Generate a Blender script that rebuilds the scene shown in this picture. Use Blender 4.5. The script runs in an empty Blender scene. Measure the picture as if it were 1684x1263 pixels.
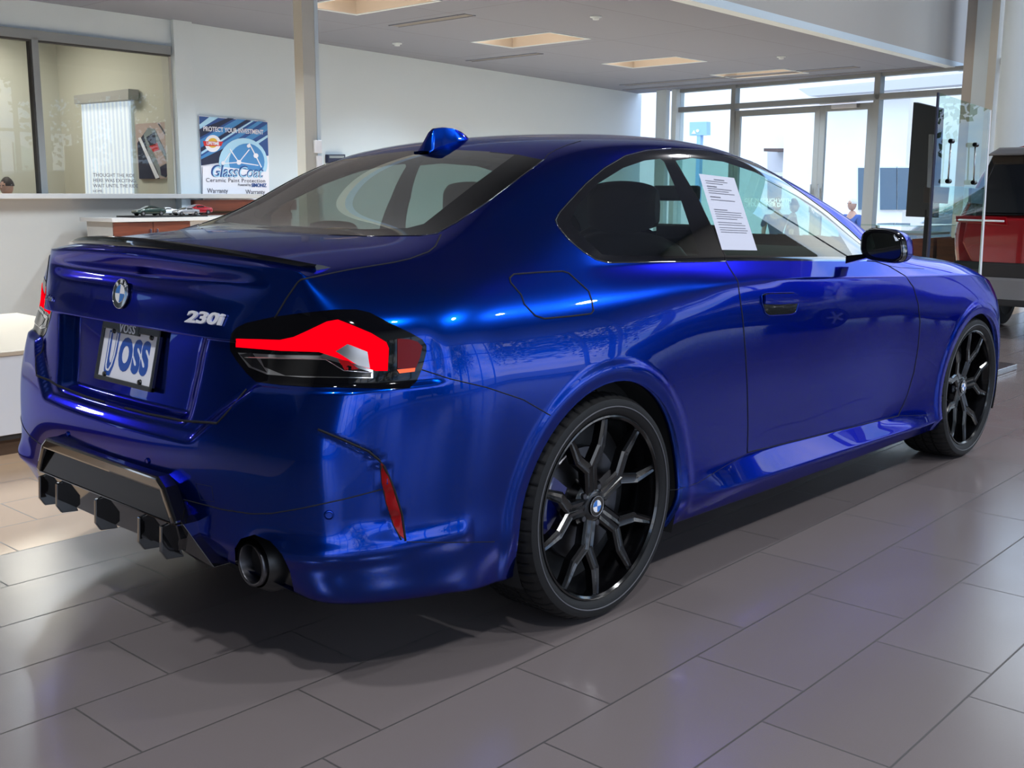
import bpy, bmesh, math, random
import numpy as np
from mathutils import Vector, Matrix
from mathutils.bvhtree import BVHTree

EXPOSURE = 0.0
LAMP_W = 98
LAMP_H = 165
SKY_S = 3.5
random.seed(7)
C = bpy.context.scene.collection
SC = bpy.context.scene

# ------------------------------------------------------------------ camera
W0, H0, FPX = 1684.0, 1263.0, 1794.3
YAW, PITCH, ROLL = 0.7533, 0.1742, 0.0044
CAM = np.array([-2.3840, -2.7662, 1.2220])
def cam_axes():
    cy, sy, cp, sp = math.cos(YAW), math.sin(YAW), math.cos(PITCH), math.sin(PITCH)
    f = np.array([cy*cp, sy*cp, -sp]); r = np.array([sy, -cy, 0.0]); u = np.cross(r, f)
    cr, sr = math.cos(ROLL), math.sin(ROLL)
    return cr*r + sr*u, -sr*r + cr*u, f
CR, CU, CF = cam_axes()
cd = bpy.data.cameras.new('camera'); cam = bpy.data.objects.new('camera', cd); C.objects.link(cam)
cd.sensor_fit = 'HORIZONTAL'; cd.sensor_width = 36.0; cd.lens = FPX/W0*36.0
cd.clip_start = 0.05; cd.clip_end = 500
cam.matrix_world = Matrix(((CR[0], CU[0], -CF[0], CAM[0]), (CR[1], CU[1], -CF[1], CAM[1]),
                           (CR[2], CU[2], -CF[2], CAM[2]), (0, 0, 0, 1)))
SC.camera = cam
def project(P):
    P = np.atleast_2d(np.asarray(P, float)); d = P - CAM; z = d @ CF
    return np.stack([W0/2 + FPX*(d @ CR)/z, H0/2 - FPX*(d @ CU)/z], 1)
def ray(u, v):
    d = CF + (u - W0/2)/FPX*CR - (v - H0/2)/FPX*CU
    return d/np.linalg.norm(d)
def at_axis(u, v, ax, val):
    "the point of the place seen at photo pixel (u, v) whose coordinate ax is val"
    d = ray(u, v); return CAM + d*((val - CAM[ax])/d[ax])
def at_plane(u, v, P0, n):
    d = ray(u, v); n = np.asarray(n, float); return CAM + d*(((np.asarray(P0) - CAM) @ n)/(d @ n))

# ------------------------------------------------------------------ view, world, sun
SC.view_settings.view_transform = 'Standard'; SC.view_settings.look = 'None'
SC.view_settings.gamma = 1.0; SC.view_settings.exposure = EXPOSURE if 'EXPOSURE' in globals() else 0.0
SC.view_settings.use_curve_mapping = False
SC.cycles.transparent_max_bounces = 24; SC.cycles.max_bounces = 10
wd = bpy.data.worlds.new('sky'); SC.world = wd; wd.use_nodes = True
wn = wd.node_tree; wn.nodes.clear()
wo = wn.nodes.new('ShaderNodeOutputWorld'); wb = wn.nodes.new('ShaderNodeBackground')
tc = wn.nodes.new('ShaderNodeTexCoord'); nz = wn.nodes.new('ShaderNodeTexNoise'); rp = wn.nodes.new('ShaderNodeValToRGB')
mp = wn.nodes.new('ShaderNodeMapping'); mp.inputs['Scale'].default_value = (2, 2, 5)
nz.inputs['Scale'].default_value = 2.2; nz.inputs['Detail'].default_value = 7; nz.inputs['Roughness'].default_value = .6
rp.color_ramp.elements[0].position = .42; rp.color_ramp.elements[0].color = (.30, .52, .92, 1)
rp.color_ramp.elements[1].position = .60; rp.color_ramp.elements[1].color = (1, 1, 1, 1)
wn.links.new(tc.outputs['Generated'], mp.inputs[0]); wn.links.new(mp.outputs[0], nz.inputs['Vector'])
wn.links.new(nz.outputs['Fac'], rp.inputs[0]); wn.links.new(rp.outputs[0], wb.inputs[0]); wn.links.new(wb.outputs[0], wo.inputs[0])
wb.inputs[1].default_value = SKY_S
# ------------------------------------------------------------------ materials
M = {}
def mat(name, col=(.5, .5, .5), rough=.5, metal=0.0, **k):
    m = bpy.data.materials.new(name); m.use_nodes = True; M[name] = m
    b = m.node_tree.nodes['Principled BSDF']
    b.inputs['Base Color'].default_value = (*col, 1); b.inputs['Roughness'].default_value = rough
    b.inputs['Metallic'].default_value = metal
    for kk, v in k.items():
        nm = {'coat': 'Coat Weight', 'coat_rough': 'Coat Roughness', 'trans': 'Transmission Weight', 'ior': 'IOR',
              'spec': 'Specular IOR Level', 'emit': 'Emission Color', 'estr': 'Emission Strength', 'alpha': 'Alpha', 'tint': 'Coat Tint'}[kk]
        if kk in ('emit', 'tint'): v = (*v, 1)
        b.inputs[nm].default_value = v
    return m
def N(m, t): return m.node_tree.nodes.new(t)
def L(m, a, b): m.node_tree.links.new(a, b)
def bsdf(m): return m.node_tree.nodes['Principled BSDF']
def noise_col(m, c1, c2, scale=6, detail=4, mapping=(1, 1, 1), lo=.35, hi=.65):
    t = N(m, 'ShaderNodeTexCoord'); mp = N(m, 'ShaderNodeMapping'); n = N(m, 'ShaderNodeTexNoise'); r = N(m, 'ShaderNodeValToRGB')
    mp.inputs['Scale'].default_value = mapping; n.inputs['Scale'].default_value = scale; n.inputs['Detail'].default_value = detail
    r.color_ramp.elements[0].position = lo; r.color_ramp.elements[1].position = hi
    r.color_ramp.elements[0].color = (*c1, 1); r.color_ramp.elements[1].color = (*c2, 1)
    L(m, t.outputs['Object'], mp.inputs[0]); L(m, mp.outputs[0], n.inputs['Vector']); L(m, n.outputs['Fac'], r.inputs[0])
    L(m, r.outputs[0], bsdf(m).inputs['Base Color']); return n
def clear_glass(name, tint=(1, 1, 1), refl=.12):
    "thin pane: mostly see-through, mirrors at a fresnel angle"
    m = bpy.data.materials.new(name); m.use_nodes = True; M[name] = m; nt = m.node_tree; nt.nodes.clear()
    o = nt.nodes.new('ShaderNodeOutputMaterial'); tr = nt.nodes.new('ShaderNodeBsdfTransparent'); gl = nt.nodes.new('ShaderNodeBsdfGlossy')
    fr = nt.nodes.new('ShaderNodeFresnel'); mx = nt.nodes.new('ShaderNodeMixShader'); ad = nt.nodes.new('ShaderNodeMath'); ad.operation = 'ADD'
    ad.inputs[1].default_value = refl*.4; fr.inputs[0].default_value = 1.5; gl.inputs['Roughness'].default_value = .004
    tr.inputs[0].default_value = (*tint, 1); gl.inputs[0].default_value = (1, 1, 1, 1)
    geo = nt.nodes.new('ShaderNodeNewGeometry'); inv_ = nt.nodes.new('ShaderNodeMath'); inv_.operation = 'SUBTRACT'; inv_.inputs[0].default_value = 1.0
    ml = nt.nodes.new('ShaderNodeMath'); ml.operation = 'MULTIPLY'; nt.links.new(geo.outputs['Backfacing'], inv_.inputs[1])
    nt.links.new(fr.outputs[0], ad.inputs[0]); nt.links.new(ad.outputs[0], ml.inputs[0]); nt.links.new(inv_.outputs[0], ml.inputs[1]); nt.links.new(ml.outputs[0], mx.inputs[0])
    nt.links.new(tr.outputs[0], mx.inputs[1]); nt.links.new(gl.outputs[0], mx.inputs[2]); nt.links.new(mx.outputs[0], o.inputs[0])
    return m
def emission(name, col, s):
    m = mat(name, (0, 0, 0), .4, emit=col, estr=s); return m

m = mat('car_paint', (0, .030, .24), .23, .95, coat=.48, coat_rough=.015)
bsdf(m).inputs['Specular Tint'].default_value = (0, .22, .8, 1)
t = N(m, 'ShaderNodeTexCoord'); v = N(m, 'ShaderNodeTexVoronoi'); v.inputs['Scale'].default_value = 2500
r = N(m, 'ShaderNodeValToRGB'); r.color_ramp.elements[0].color = (0, .022, .21, 1); r.color_ramp.elements[1].color = (0, .034, .31, 1)
L(m, t.outputs['Object'], v.inputs['Vector']); L(m, v.outputs['Color'], r.inputs[0]); L(m, r.outputs[0], bsdf(m).inputs['Base Color'])
mat('gloss_black', (.004, .004, .005), .06, coat=1.0)
mat('panel_black', (.003, .003, .003), .12, spec=.2)
mat('trim_black', (.006, .006, .007), .25)
mat('seam_black', (.001, .001, .004), .8)
mat('matte_black', (.008, .008, .009), .8)
mat('underbody', (.004, .004, .005), .9)
mat('chrome', (.8, .8, .82), .12, 1.0)
mat('badge_chrome', (.85, .85, .90), .30, .25, coat=.5)
mat('satin_metal', (.55, .55, .57), .3, 1.0)
mat('badge_white', (.85, .85, .87), .2, coat=1.0); mat('badge_blue', (.02, .16, .55), .2, coat=1.0)
mat('badge_black', (.003, .003, .003), .15, coat=1.0)
emission('lamp_red', (1.0, .0, .008), 1.1); bsdf(M['lamp_red']).inputs['Specular IOR Level'].default_value = 0; bsdf(M['lamp_red']).inputs['Roughness'].default_value = 1
mat('red_reflector', (.25, .002, .004), .25, spec=.3)
mat('dark_red_lens', (.12, .001, .002), .3, spec=.15)
emission('side_marker', (1.0, .12, .02), 1.2)
mat('smoked_lens', (.002, .002, .003), .05, spec=.25)
m = mat('tyre_rubber', (.006, .006, .0065), .6, spec=.35)
mat('tyre_text', (.09, .09, .10), .45)
mat('rim_black', (.002, .002, .0025), .16, spec=.4, coat=.35)
mat('brake_metal', (.10, .10, .11), .35, 1.0); mat('caliper_blue', (.004, .01, .12), .3, coat=1.0)
mat('bumper_plastic', (.01, .01, .011), .35)
clear_glass('side_glass', (.55, .66, .62), .25); clear_glass('rear_glass', (.34, .37, .33), .35); clear_glass('front_glass', (.50, .68, .63), .0)
clear_glass('lens_glass', (.75, .75, .78), .3)
mat('seat_leather', (.010, .010, .011), .5); mat('headliner', (.12, .12, .115), .9); mat('pillar_grey', (.035, .035, .036), .8); mat('dash_plastic', (.012, .012, .013), .6)
mat('mirror', (.75,.78,.76), .01, 1.0)
mat('paper', (.62, .63, .72), .8)
mat('ink_grey', (.12, .12, .15), .8)
mat('plate_white', (.86, .87, .95), .35); mat('plate_blue', (.01, .08, .42), .4); mat('plate_frame', (.008, .008, .009), .3)
# room materials
m = mat('floor_tiles', (.11, .105, .105), .30, spec=.85)
def mth(m, op, a=None, b=None):
    n = N(m, 'ShaderNodeMath'); n.operation = op
    for i, q in enumerate((a, b)):
        if q is None: continue
        if isinstance(q, (int, float)): n.inputs[i].default_value = q
        else: L(m, q, n.inputs[i])
    return n.outputs[0]
g = N(m, 'ShaderNodeNewGeometry'); mp = N(m, 'ShaderNodeMapping'); mp.inputs['Rotation'].default_value = (0, 0, math.radians(-1.2)); L(m, g.outputs['Position'], mp.inputs[0])
sx = N(m, 'ShaderNodeSeparateXYZ'); L(m, mp.outputs[0], sx.inputs[0]); X, Y = sx.outputs[0], sx.outputs[1]
PY, PX = .3125, .632
ry = mth(m, 'DIVIDE', mth(m, 'ADD', Y, .932), PY); row = mth(m, 'FLOOR', ry); fy = mth(m, 'FRACT', ry)
r3 = mth(m, 'FLOORED_MODULO', row, 3) if False else mth(m, 'SUBTRACT', row, mth(m, 'MULTIPLY', mth(m, 'FLOOR', mth(m, 'DIVIDE', row, 3.0)), 3.0))
o = mth(m, 'ADD', mth(m, 'ADD', .36, mth(m, 'MULTIPLY', mth(m, 'COMPARE', r3, 1.0), .21)), mth(m, 'MULTIPLY', mth(m, 'COMPARE', r3, 2.0), -.17))
rx = mth(m, 'DIVIDE', mth(m, 'SUBTRACT', X, o), PX); col = mth(m, 'FLOOR', rx); fx_ = mth(m, 'FRACT', rx)
ex_ = mth(m, 'MULTIPLY', mth(m, 'MINIMUM', fx_, mth(m, 'SUBTRACT', 1.0, fx_)), PX); ey_ = mth(m, 'MULTIPLY', mth(m, 'MINIMUM', fy, mth(m, 'SUBTRACT', 1.0, fy)), PY)
joint = mth(m, 'LESS_THAN', mth(m, 'MINIMUM', ex_, ey_), .0027)
wn_ = N(m, 'ShaderNodeTexWhiteNoise'); cb = N(m, 'ShaderNodeCombineXYZ'); L(m, row, cb.inputs[0]); L(m, col, cb.inputs[1]); L(m, cb.outputs[0], wn_.inputs['Vector'])
ns = N(m, 'ShaderNodeTexNoise'); ns.inputs['Scale'].default_value = 260; ns.inputs['Detail'].default_value = 3; L(m, g.outputs['Position'], ns.inputs['Vector'])
ns2 = N(m, 'ShaderNodeTexNoise'); ns2.inputs['Scale'].default_value = 3.0; L(m, g.outputs['Position'], ns2.inputs['Vector'])
def mixc(m, f, a, b):
    n = N(m, 'ShaderNodeMix'); n.data_type = 'RGBA'
    if isinstance(f, (int, float)): n.inputs[0].default_value = f
    else: L(m, f, n.inputs[0])
    for i, q in ((6, a), (7, b)):
        if isinstance(q, tuple): n.inputs[i].default_value = (*q, 1)
        else: L(m, q, n.inputs[i])
    return n.outputs[2]
grey = mixc(m, wn_.outputs[0], (.190, .162, .160), (.212, .182, .180)); grey = mixc(m, mth(m, 'MULTIPLY', ns.outputs[0], .5), grey, (.160, .138, .138))
bei = mixc(m, wn_.outputs[0], (.82, .57, .36), (.86, .60, .39))
isb = mth(m, 'GREATER_THAN', Y, .943)
base = mixc(m, isb, grey, bei); jc = mixc(m, isb, (.06, .052, .05), (.38, .32, .26)); fin = mixc(m, joint, base, jc)
L(m, fin, bsdf(m).inputs['Base Color'])
rr = mth(m, 'ADD', mth(m, 'MULTIPLY', ns2.outputs[0], .08), .17); L(m, mth(m, 'ADD', rr, mth(m, 'MULTIPLY', joint, .4)), bsdf(m).inputs['Roughness'])
bp = N(m, 'ShaderNodeBump'); bp.inputs['Strength'].default_value = .35; bp.inputs['Distance'].default_value = .002
L(m, mth(m, 'SUBTRACT', mth(m, 'MULTIPLY', ns.outputs[0], .06), joint), bp.inputs['Height']); L(m, bp.outputs[0], bsdf(m).inputs['Normal'])
mat('wall_white', (.50, .59, .65), .7); mat('wall_cream', (.46, .46, .42), .75); mat('office_wall', (.50, .50, .43), .8); mat('fascia_paint', (.36, .345, .32), .75)
mat('rear_wall_grey', (.13, .13, .13), .8); mat('ledge_white', (.42, .42, .42), .4); mat('half_wall', (.33, .33, .32), .6)
m = mat('ceiling_tile', (.56, .56, .57), .85)
g = N(m, 'ShaderNodeNewGeometry'); mp = N(m, 'ShaderNodeMapping'); L(m, g.outputs['Position'], mp.inputs[0]); bk = N(m, 'ShaderNodeTexBrick'); bk.offset = 0
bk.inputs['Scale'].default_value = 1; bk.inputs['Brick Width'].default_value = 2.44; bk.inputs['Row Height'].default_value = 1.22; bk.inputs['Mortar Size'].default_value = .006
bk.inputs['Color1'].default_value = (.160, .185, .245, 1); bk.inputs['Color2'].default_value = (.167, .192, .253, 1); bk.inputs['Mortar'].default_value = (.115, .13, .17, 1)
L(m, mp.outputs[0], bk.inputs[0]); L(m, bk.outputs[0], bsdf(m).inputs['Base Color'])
mat('aluminium', (.22, .24, .25), .45, .3); mat('dark_gasket', (.03, .03, .03), .6); mat('vent_grey', (.14, .14, .14), .7)
m = mat('cherry_wood', (.25, .062, .022), .38); noise_col(m, (.085, .018, .007), (.13, .030, .011), 3, 6, (1, 1, 14))
emission('lamp_glow', (1.0, .94, .87), 8.0); mat('lamp_well', (.55, .49, .42), .6)
m = mat('blind_backlit', (.35, .37, .40), .8, emit=(.80, .90, 1.0), estr=.72)  # emission stands in for daylight coming through the cloth
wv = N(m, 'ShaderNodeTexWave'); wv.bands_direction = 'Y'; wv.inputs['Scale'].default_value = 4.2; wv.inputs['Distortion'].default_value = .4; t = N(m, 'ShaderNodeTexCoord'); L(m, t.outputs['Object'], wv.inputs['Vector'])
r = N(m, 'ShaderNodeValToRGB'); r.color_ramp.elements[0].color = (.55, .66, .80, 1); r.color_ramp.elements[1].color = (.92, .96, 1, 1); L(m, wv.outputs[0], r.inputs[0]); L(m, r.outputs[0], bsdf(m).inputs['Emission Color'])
mat('valance', (.30, .30, .29), .6)
clear_glass('window_pane', (.96, .99, .98), .0); clear_glass('display_glass', (.80, .90, .87), .08)
mat('platform_top', (.62, .52, .40), .35); mat('platform_side', (.80, .83, .88), .4); mat('plinth_brown', (.085, .048, .026), .6)
mat('screen_black', (.006, .010, .013), .5, spec=.2); mat('steel', (.45, .46, .48), .25, 1.0); mat('bracket_blue', (.08, .11, .16), .4)
m = mat('asphalt', (.30, .30, .30), .9); noise_col(m, (.26, .26, .26), (.34, .34, .34), 2, 6)
m = mat('facade', (.86, .82, .80), .85); noise_col(m, (.82, .79, .77), (.90, .86, .84), .35, 3)
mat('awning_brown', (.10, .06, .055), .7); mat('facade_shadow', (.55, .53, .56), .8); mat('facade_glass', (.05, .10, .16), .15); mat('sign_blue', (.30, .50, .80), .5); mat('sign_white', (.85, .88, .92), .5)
m = mat('leaf', (.05, .13, .03), .6); noise_col(m, (.015, .05, .012), (.09, .20, .05), 3, 5); mat('bark', (.08, .06, .045), .9)
mat('suv_red', (.30, .006, .012), .22, .3, coat=1.0); mat('car_dark', (.012, .016, .022), .2, .3, coat=1.0); mat('car_white', (.75, .77, .80), .25, coat=1.0); mat('car_lightblue', (.10, .28, .60), .22, .3, coat=1.0); mat('car_silver', (.30, .31, .33), .25, .6, coat=1.0); mat('car_green', (.012, .030, .022), .25, .3, coat=1.0)
mat('auto_glass', (.006, .008, .010), .04, coat=1.0); mat('grey_cladding', (.20, .20, .21), .55); mat('dark_cladding', (.02, .02, .022), .6); mat('red_lamp', (.22, .002, .006), .1, coat=1.0)
mat('skin', (.55, .30, .22), .6); mat('hair_white', (.70, .68, .66), .8); mat('shirt_blue', (.03, .09, .35), .8); mat('shirt_navy', (.03, .06, .13), .85); mat('trousers', (.05, .05, .07), .85); mat('khaki', (.32, .28, .2), .85); mat('hair_dark', (.03, .02, .02), .7)
mat('poster_white', (.72, .73, .80), .5); mat('poster_blue', (.02, .07, .25), .5); mat('poster_sky', (.05, .22, .50), .5); mat('poster_light', (.35, .60, .78), .5); mat('poster_dark', (.008, .015, .05), .5); mat('poster_red', (.55, .02, .02), .5); mat('poster_yellow', (.65, .40, .05), .5); mat('poster_grey', (.10, .10, .13), .6); mat('poster_blush', (.42, .33, .31), .6); mat('poster_steel', (.20, .24, .26), .6)
mat('orange_door', (.40, .08, .02), .4)
# ------------------------------------------------------------------ object helpers
def tag(o, label=None, cat=None, group=None, kind=None):
    if label: o['label'] = label
    if cat: o['category'] = cat
    if group: o['group'] = group
    if kind: o['kind'] = kind
    return o
def empty(name, loc=(0, 0, 0), rz=0.0, parent=None):
    o = bpy.data.objects.new(name, None); C.objects.link(o); o.location = loc; o.rotation_euler = (0, 0, rz)
    o.empty_display_size = .1
    if parent: o.parent = parent
    return o
class MB:
    "collects shapes, links them as one mesh object"
    def __init__(s): s.v = []; s.f = []; s.mi = []; s.cur = 0; s.T = Matrix.Identity(4)
    def add(s, vs, fs):
        b = len(s.v); s.v += [tuple(s.T @ Vector(p)) for p in vs]; s.f += [tuple(b+i for i in q) for q in fs]; s.mi += [s.cur]*len(fs); return s
    def box(s, x0, x1, y0, y1, z0, z1):
        p = [(x, y, z) for x in (x0, x1) for y in (y0, y1) for z in (z0, z1)]
        return s.add(p, [(0, 1, 3, 2), (4, 6, 7, 5), (0, 4, 5, 1), (2, 3, 7, 6), (0, 2, 6, 4), (1, 5, 7, 3)])
    def cbox(s, c, d): return s.box(c[0]-d[0]/2, c[0]+d[0]/2, c[1]-d[1]/2, c[1]+d[1]/2, c[2]-d[2]/2, c[2]+d[2]/2)
    def tube(s, pts, r, n=10, closed=False, cap=True):
        pts = [Vector(p) for p in pts]; m = len(pts); rr = r if hasattr(r, '__len__') else [r]*m
        vs = []; prev = None
        for i, p in enumerate(pts):
            a = pts[(i-1) % m] if (closed or i > 0) else p; b = pts[(i+1) % m] if (closed or i < m-1) else p
            t = (b-a).normalized()
            if prev is None:
                q = Vector((0, 0, 1)) if abs(t.z) < .9 else Vector((1, 0, 0)); u = t.cross(q).normalized()
            else:
                u = (prev - t*prev.dot(t)).normalized()
            prev = u; w = t.cross(u)
            vs += [tuple(p + (u*math.cos(2*math.pi*k/n) + w*math.sin(2*math.pi*k/n))*rr[i]) for k in range(n)]
        fs = []
        for i in range(m if closed else m-1):
            j = (i+1) % m
            fs += [(i*n+k, i*n+(k+1) % n, j*n+(k+1) % n, j*n+k) for k in range(n)]
        if cap and not closed: fs += [tuple(range(n))[::-1], tuple((m-1)*n+k for k in range(n))]
        return s.add(vs, fs)
    def lathe(s, prof, n=48, axis='y', a0=0, a1=2*math.pi):
        "prof: (radius, height) pairs turned about an axis"
        full = abs(a1-a0-2*math.pi) < 1e-6; k = n if full else n+1; vs = []
        for i in range(k):
            a = a0+(a1-a0)*i/n; c, q = math.cos(a), math.sin(a)
            for r, h in prof: vs.append({'y': (r*c, h, r*q), 'z': (r*c, r*q, h), 'x': (h, r*c, r*q)}[axis])
        m = len(prof); fs = []
        for i in range(n):
            j = (i+1) % k
            fs += [(i*m+t, i*m+t+1, j*m+t+1, j*m+t) for t in range(m-1)]
        return s.add(vs, fs)
    def prism(s, poly, h0, h1, axis='z'):
        f = {'z': lambda p, h: (p[0], p[1], h), 'y': lambda p, h: (p[0], h, p[1]), 'x': lambda p, h: (h, p[0], p[1])}[axis]
        n = len(poly)
        return s.add([f(p, h0) for p in poly]+[f(p, h1) for p in poly],
                     [tuple(range(n))[::-1], tuple(range(n, 2*n))]+[(i, (i+1) % n, n+(i+1) % n, n+i) for i in range(n)])
    def grid(s, P):
        "P[i][j] points"
        a, b = len(P), len(P[0])
        return s.add([p for r in P for p in r], [(i*b+j, i*b+j+1, (i+1)*b+j+1, (i+1)*b+j) for i in range(a-1) for j in range(b-1)])
    def build(s, name, m, parent=None, smooth=False, bevel=0, seg=2, loc=None, auto=None, subd=0):
        me = bpy.data.meshes.new(name); me.from_pydata(s.v, [], s.f); 
        ms = m if isinstance(m, (list, tuple)) else [m]
        for q in ms: me.materials.append(M[q])
        me.polygons.foreach_set('material_index', s.mi)
        bm = bmesh.new(); bm.from_mesh(me); bmesh.ops.recalc_face_normals(bm, faces=bm.faces); bm.to_mesh(me); bm.free()
        if smooth or auto: me.polygons.foreach_set('use_smooth', [True]*len(me.polygons))
        if auto: me.set_sharp_from_angle(angle=math.radians(auto))
        me.update()
        o = bpy.data.objects.new(name, me); C.objects.link(o)
        if parent: o.parent = parent
        if loc is not None: o.location = loc
        if bevel:
            b = o.modifiers.new('bevel', 'BEVEL'); b.width = bevel; b.segments = seg; b.limit_method = 'ANGLE'; b.angle_limit = math.radians(40)
        if subd:
            b = o.modifiers.new('sub', 'SUBSURF'); b.levels = subd; b.render_levels = subd
        return o
def copy_tree(o, parent=None):
    c = o.copy(); C.objects.link(c); c.parent = parent
    for ch in list(o.children): copy_tree(ch, c)
    return c
def text_mesh(s, size, ext=.002, bold=0.0, shear=0.0, sx=1.0, align='CENTER', spacing=1.0):
    "letters as mesh data in the xy plane, centred"
    cu = bpy.data.curves.new('t', 'FONT'); cu.body = s; cu.size = size; cu.extrude = ext; cu.offset = bold; cu.shear = shear
    cu.align_x = align; cu.align_y = 'CENTER'; cu.space_character = spacing; cu.resolution_u = 4
    o = bpy.data.objects.new('t', cu); C.objects.link(o)
    dg = bpy.context.evaluated_depsgraph_get(); me = bpy.data.meshes.new_from_object(o.evaluated_get(dg))
    bpy.data.objects.remove(o); bpy.data.curves.remove(cu)
    V = [(v.co.x*sx, v.co.y, v.co.z) for v in me.vertices]; F = [tuple(p.vertices) for p in me.polygons]; bpy.data.meshes.remove(me)
    return V, F
def frame_mat(o, ex, ey, ez):
    ex, ey, ez = Vector(ex).normalized(), Vector(ey).normalized(), Vector(ez).normalized()
    return Matrix(((ex.x, ey.x, ez.x, o[0]), (ex.y, ey.y, ez.y, o[1]), (ex.z, ey.z, ez.z, o[2]), (0, 0, 0, 1)))
# ------------------------------------------------------------------ the showroom
H = 2.85; HH = 6.2
def struct(name, o): o.name = name; o['kind'] = 'structure'; return o
mb = MB(); mb.box(-10, 12.9, -9, 14.5, -.10, 0); struct('floor', mb.build('floor', 'floor_tiles'))
UP = np.array([0, 0, 1.0])
class Plane:
    def __init__(s, a, b):
        s.P = np.array(a, float); d = np.array(b, float)-s.P; d[2] = 0; s.d = d/np.linalg.norm(d); s.n = np.array([-s.d[1], s.d[0], 0])
        if (s.P-CAM) @ s.n < 0: s.n = -s.n         # n points away from the viewer
    def hit(s, u, v, off=0): return at_plane(u, v, s.P+s.n*off, s.n)
    def panel(s, name, px, m, off=0.0, th=.01, parent=None, bevel=0):
        "a flat board with thickness th whose front lies off behind (+) or before (-) the plane"
        mb = MB(); pts = [s.hit(u, v, off) for u, v in px]; n = len(pts)
        mb.add([tuple(p) for p in pts]+[tuple(p+s.n*th) for p in pts], [tuple(range(n)), tuple(range(n, 2*n))[::-1]]+[(i, (i+1) % n, n+(i+1) % n, n+i) for i in range(n)])
        return mb.build(name, m, parent, bevel=bevel)
    def wall(s, name, t0, t1, z0, z1, m, off=0.0, th=.1, parent=None, bevel=0):
        mb = MB(); c = [s.P+s.d*t+s.n*o+UP*(z-s.P[2]) for t in (t0, t1) for o in (off, off+th) for z in (z0, z1)]
        mb.add([tuple(p) for p in c], [(0, 1, 3, 2), (4, 6, 7, 5), (0, 4, 5, 1), (2, 3, 7, 6), (0, 2, 6, 4), (1, 5, 7, 3)]); return mb.build(name, m, parent, bevel=bevel)
    def t(s, p): return (np.asarray(p)-s.P) @ s.d
L1 = Plane((1.96, 7.12, H), (3.40, 7.206, H)); W2 = Plane((3.62, 7.24, H), (12.76, 8.57, H)); EW = Plane((12.67, 8.5, H), (12.22, 3.16, H))
# left wall with the office window: solid above 2.58 and below the ledge
tl0, tl1 = -7.0, L1.t((3.40, 7.206, 0))
tc0, tc1 = L1.t(L1.hit(0, 180)), L1.t(L1.hit(283, 180))
struct('wall_left', L1.wall('wall', tl0, tl1, 2.60, H, 'wall_white', 0, .12))
struct('wall_left', L1.wall('wall', tl0, L1.t(L1.hit(247, 330)), 0, 1.15, 'half_wall', 0, .12))
struct('wall_left', L1.wall('wall', tl1-.02, tl1+.19, 0, H, 'wall_white', -.05, .22))
struct('wall_left', L1.wall('wall', tc1, tl1, 1.15, 2.62, 'wall_cream', 0.02, .12))
fr = L1.wall('window_frame', tl0, tc1, 2.52, 2.60, 'aluminium', -.03, .10); win = struct('window_1', fr)
tm = L1.t(L1.hit(62, 180))
for tt in (tm, tm-1.25, tm-2.5): L1.wall('mullion', tt-.03, tt+.03, 1.19, 2.54, 'aluminium', -.03, .10, win)
L1.wall('gasket', tl0, tc1, 2.505, 2.522, 'dark_gasket', -.02, .06, win)
for tt in (tm, tm-1.25): L1.wall('gasket', tt-.045, tt-.03, 1.19, 2.52, 'dark_gasket', -.02, .06, win)
L1.wall('pane', tl0, tc1, 1.19, 2.55, 'window_pane', .02, .008, win)
led = L1.wall('ledge', tl0, tl1+.9, 1.145, 1.19, 'ledge_white', -.14, .30, None, .004); struct('trim_1', led)
# long white wall and its return
struct('wall_back', W2.wall('wall', -.15, 9.35, 0, H, 'wall_white', 0, .15))
struct('wall_back', L1.wall('wall', L1.t(L1.hit(247, 330)), tl1+.3, 0, 1.15, 'wall_cream', .05, .1))
# office behind the window: its side wall carries the blind and a picture
so = L1.P+L1.d*(tl1+.02)+L1.n*.10
OSP = Plane(so, so+L1.n); OSP.d = L1.n.copy(); OSP.n = L1.d.copy()
cr_ = OSP.hit(100, 200); OB = Plane(cr_, cr_+L1.d); OB.P[2] = H
struct('wall_office', OB.wall('wall', -9, .3, 0, H, 'office_wall', 0, .1))
struct('wall_office_side', OSP.wall('wall', -.0, OSP.t(cr_)+.1, 0, H, 'office_wall', 0, .06))
o_ = OSP.wall('wall', 0, OSP.t(cr_)+.1, 0, H, 'office_wall', -8.2, .06); struct('wall_office_side', o_)
bl = OSP.panel('blind', [(133, 163), (211, 149), (220, 360), (142, 345)], 'blind_backlit', -.05, .02)
be = tag(bl, 'white pleated blind with a built-in daylight glow hanging in the office behind the glass', 'blind')
OSP.panel('valance', [(121, 157), (211, 146), (211, 164), (122, 171)], 'valance', -.14, .12, bl, .004)
PF = OSP
pp = PF.panel('wall_picture', [(222, 204), (281, 200), (286, 293), (229, 295)], 'poster_blush', -.03, .025); tag(pp, 'picture of an open-top car seen from above, on the office wall beside the blind', 'picture')
PF.panel('picture_detail', [(226, 235), (240, 215), (262, 294), (229, 294)], 'poster_dark', -.034, .003, pp)
PF.panel('picture_detail', [(227, 227), (231, 226), (262, 292), (256, 294)], 'poster_white', -.037, .003, pp)
PF.panel('picture_detail', [(236, 222), (243, 210), (254, 212), (262, 230), (277, 262), (280, 282), (272, 292), (262, 288), (244, 252)], 'poster_steel', -.037, .003, pp)
PF.panel('picture_detail', [(240, 226), (254, 217), (257, 238), (247, 240)], 'poster_dark', -.040, .003, pp)
PF.panel('picture_detail', [(245, 240), (258, 235), (262, 246), (252, 250)], 'poster_red', -.040, .003, pp)
PF.panel('picture_detail', [(252, 250), (264, 246), (275, 268), (263, 274)], 'poster_blush', -.040, .003, pp)
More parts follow.
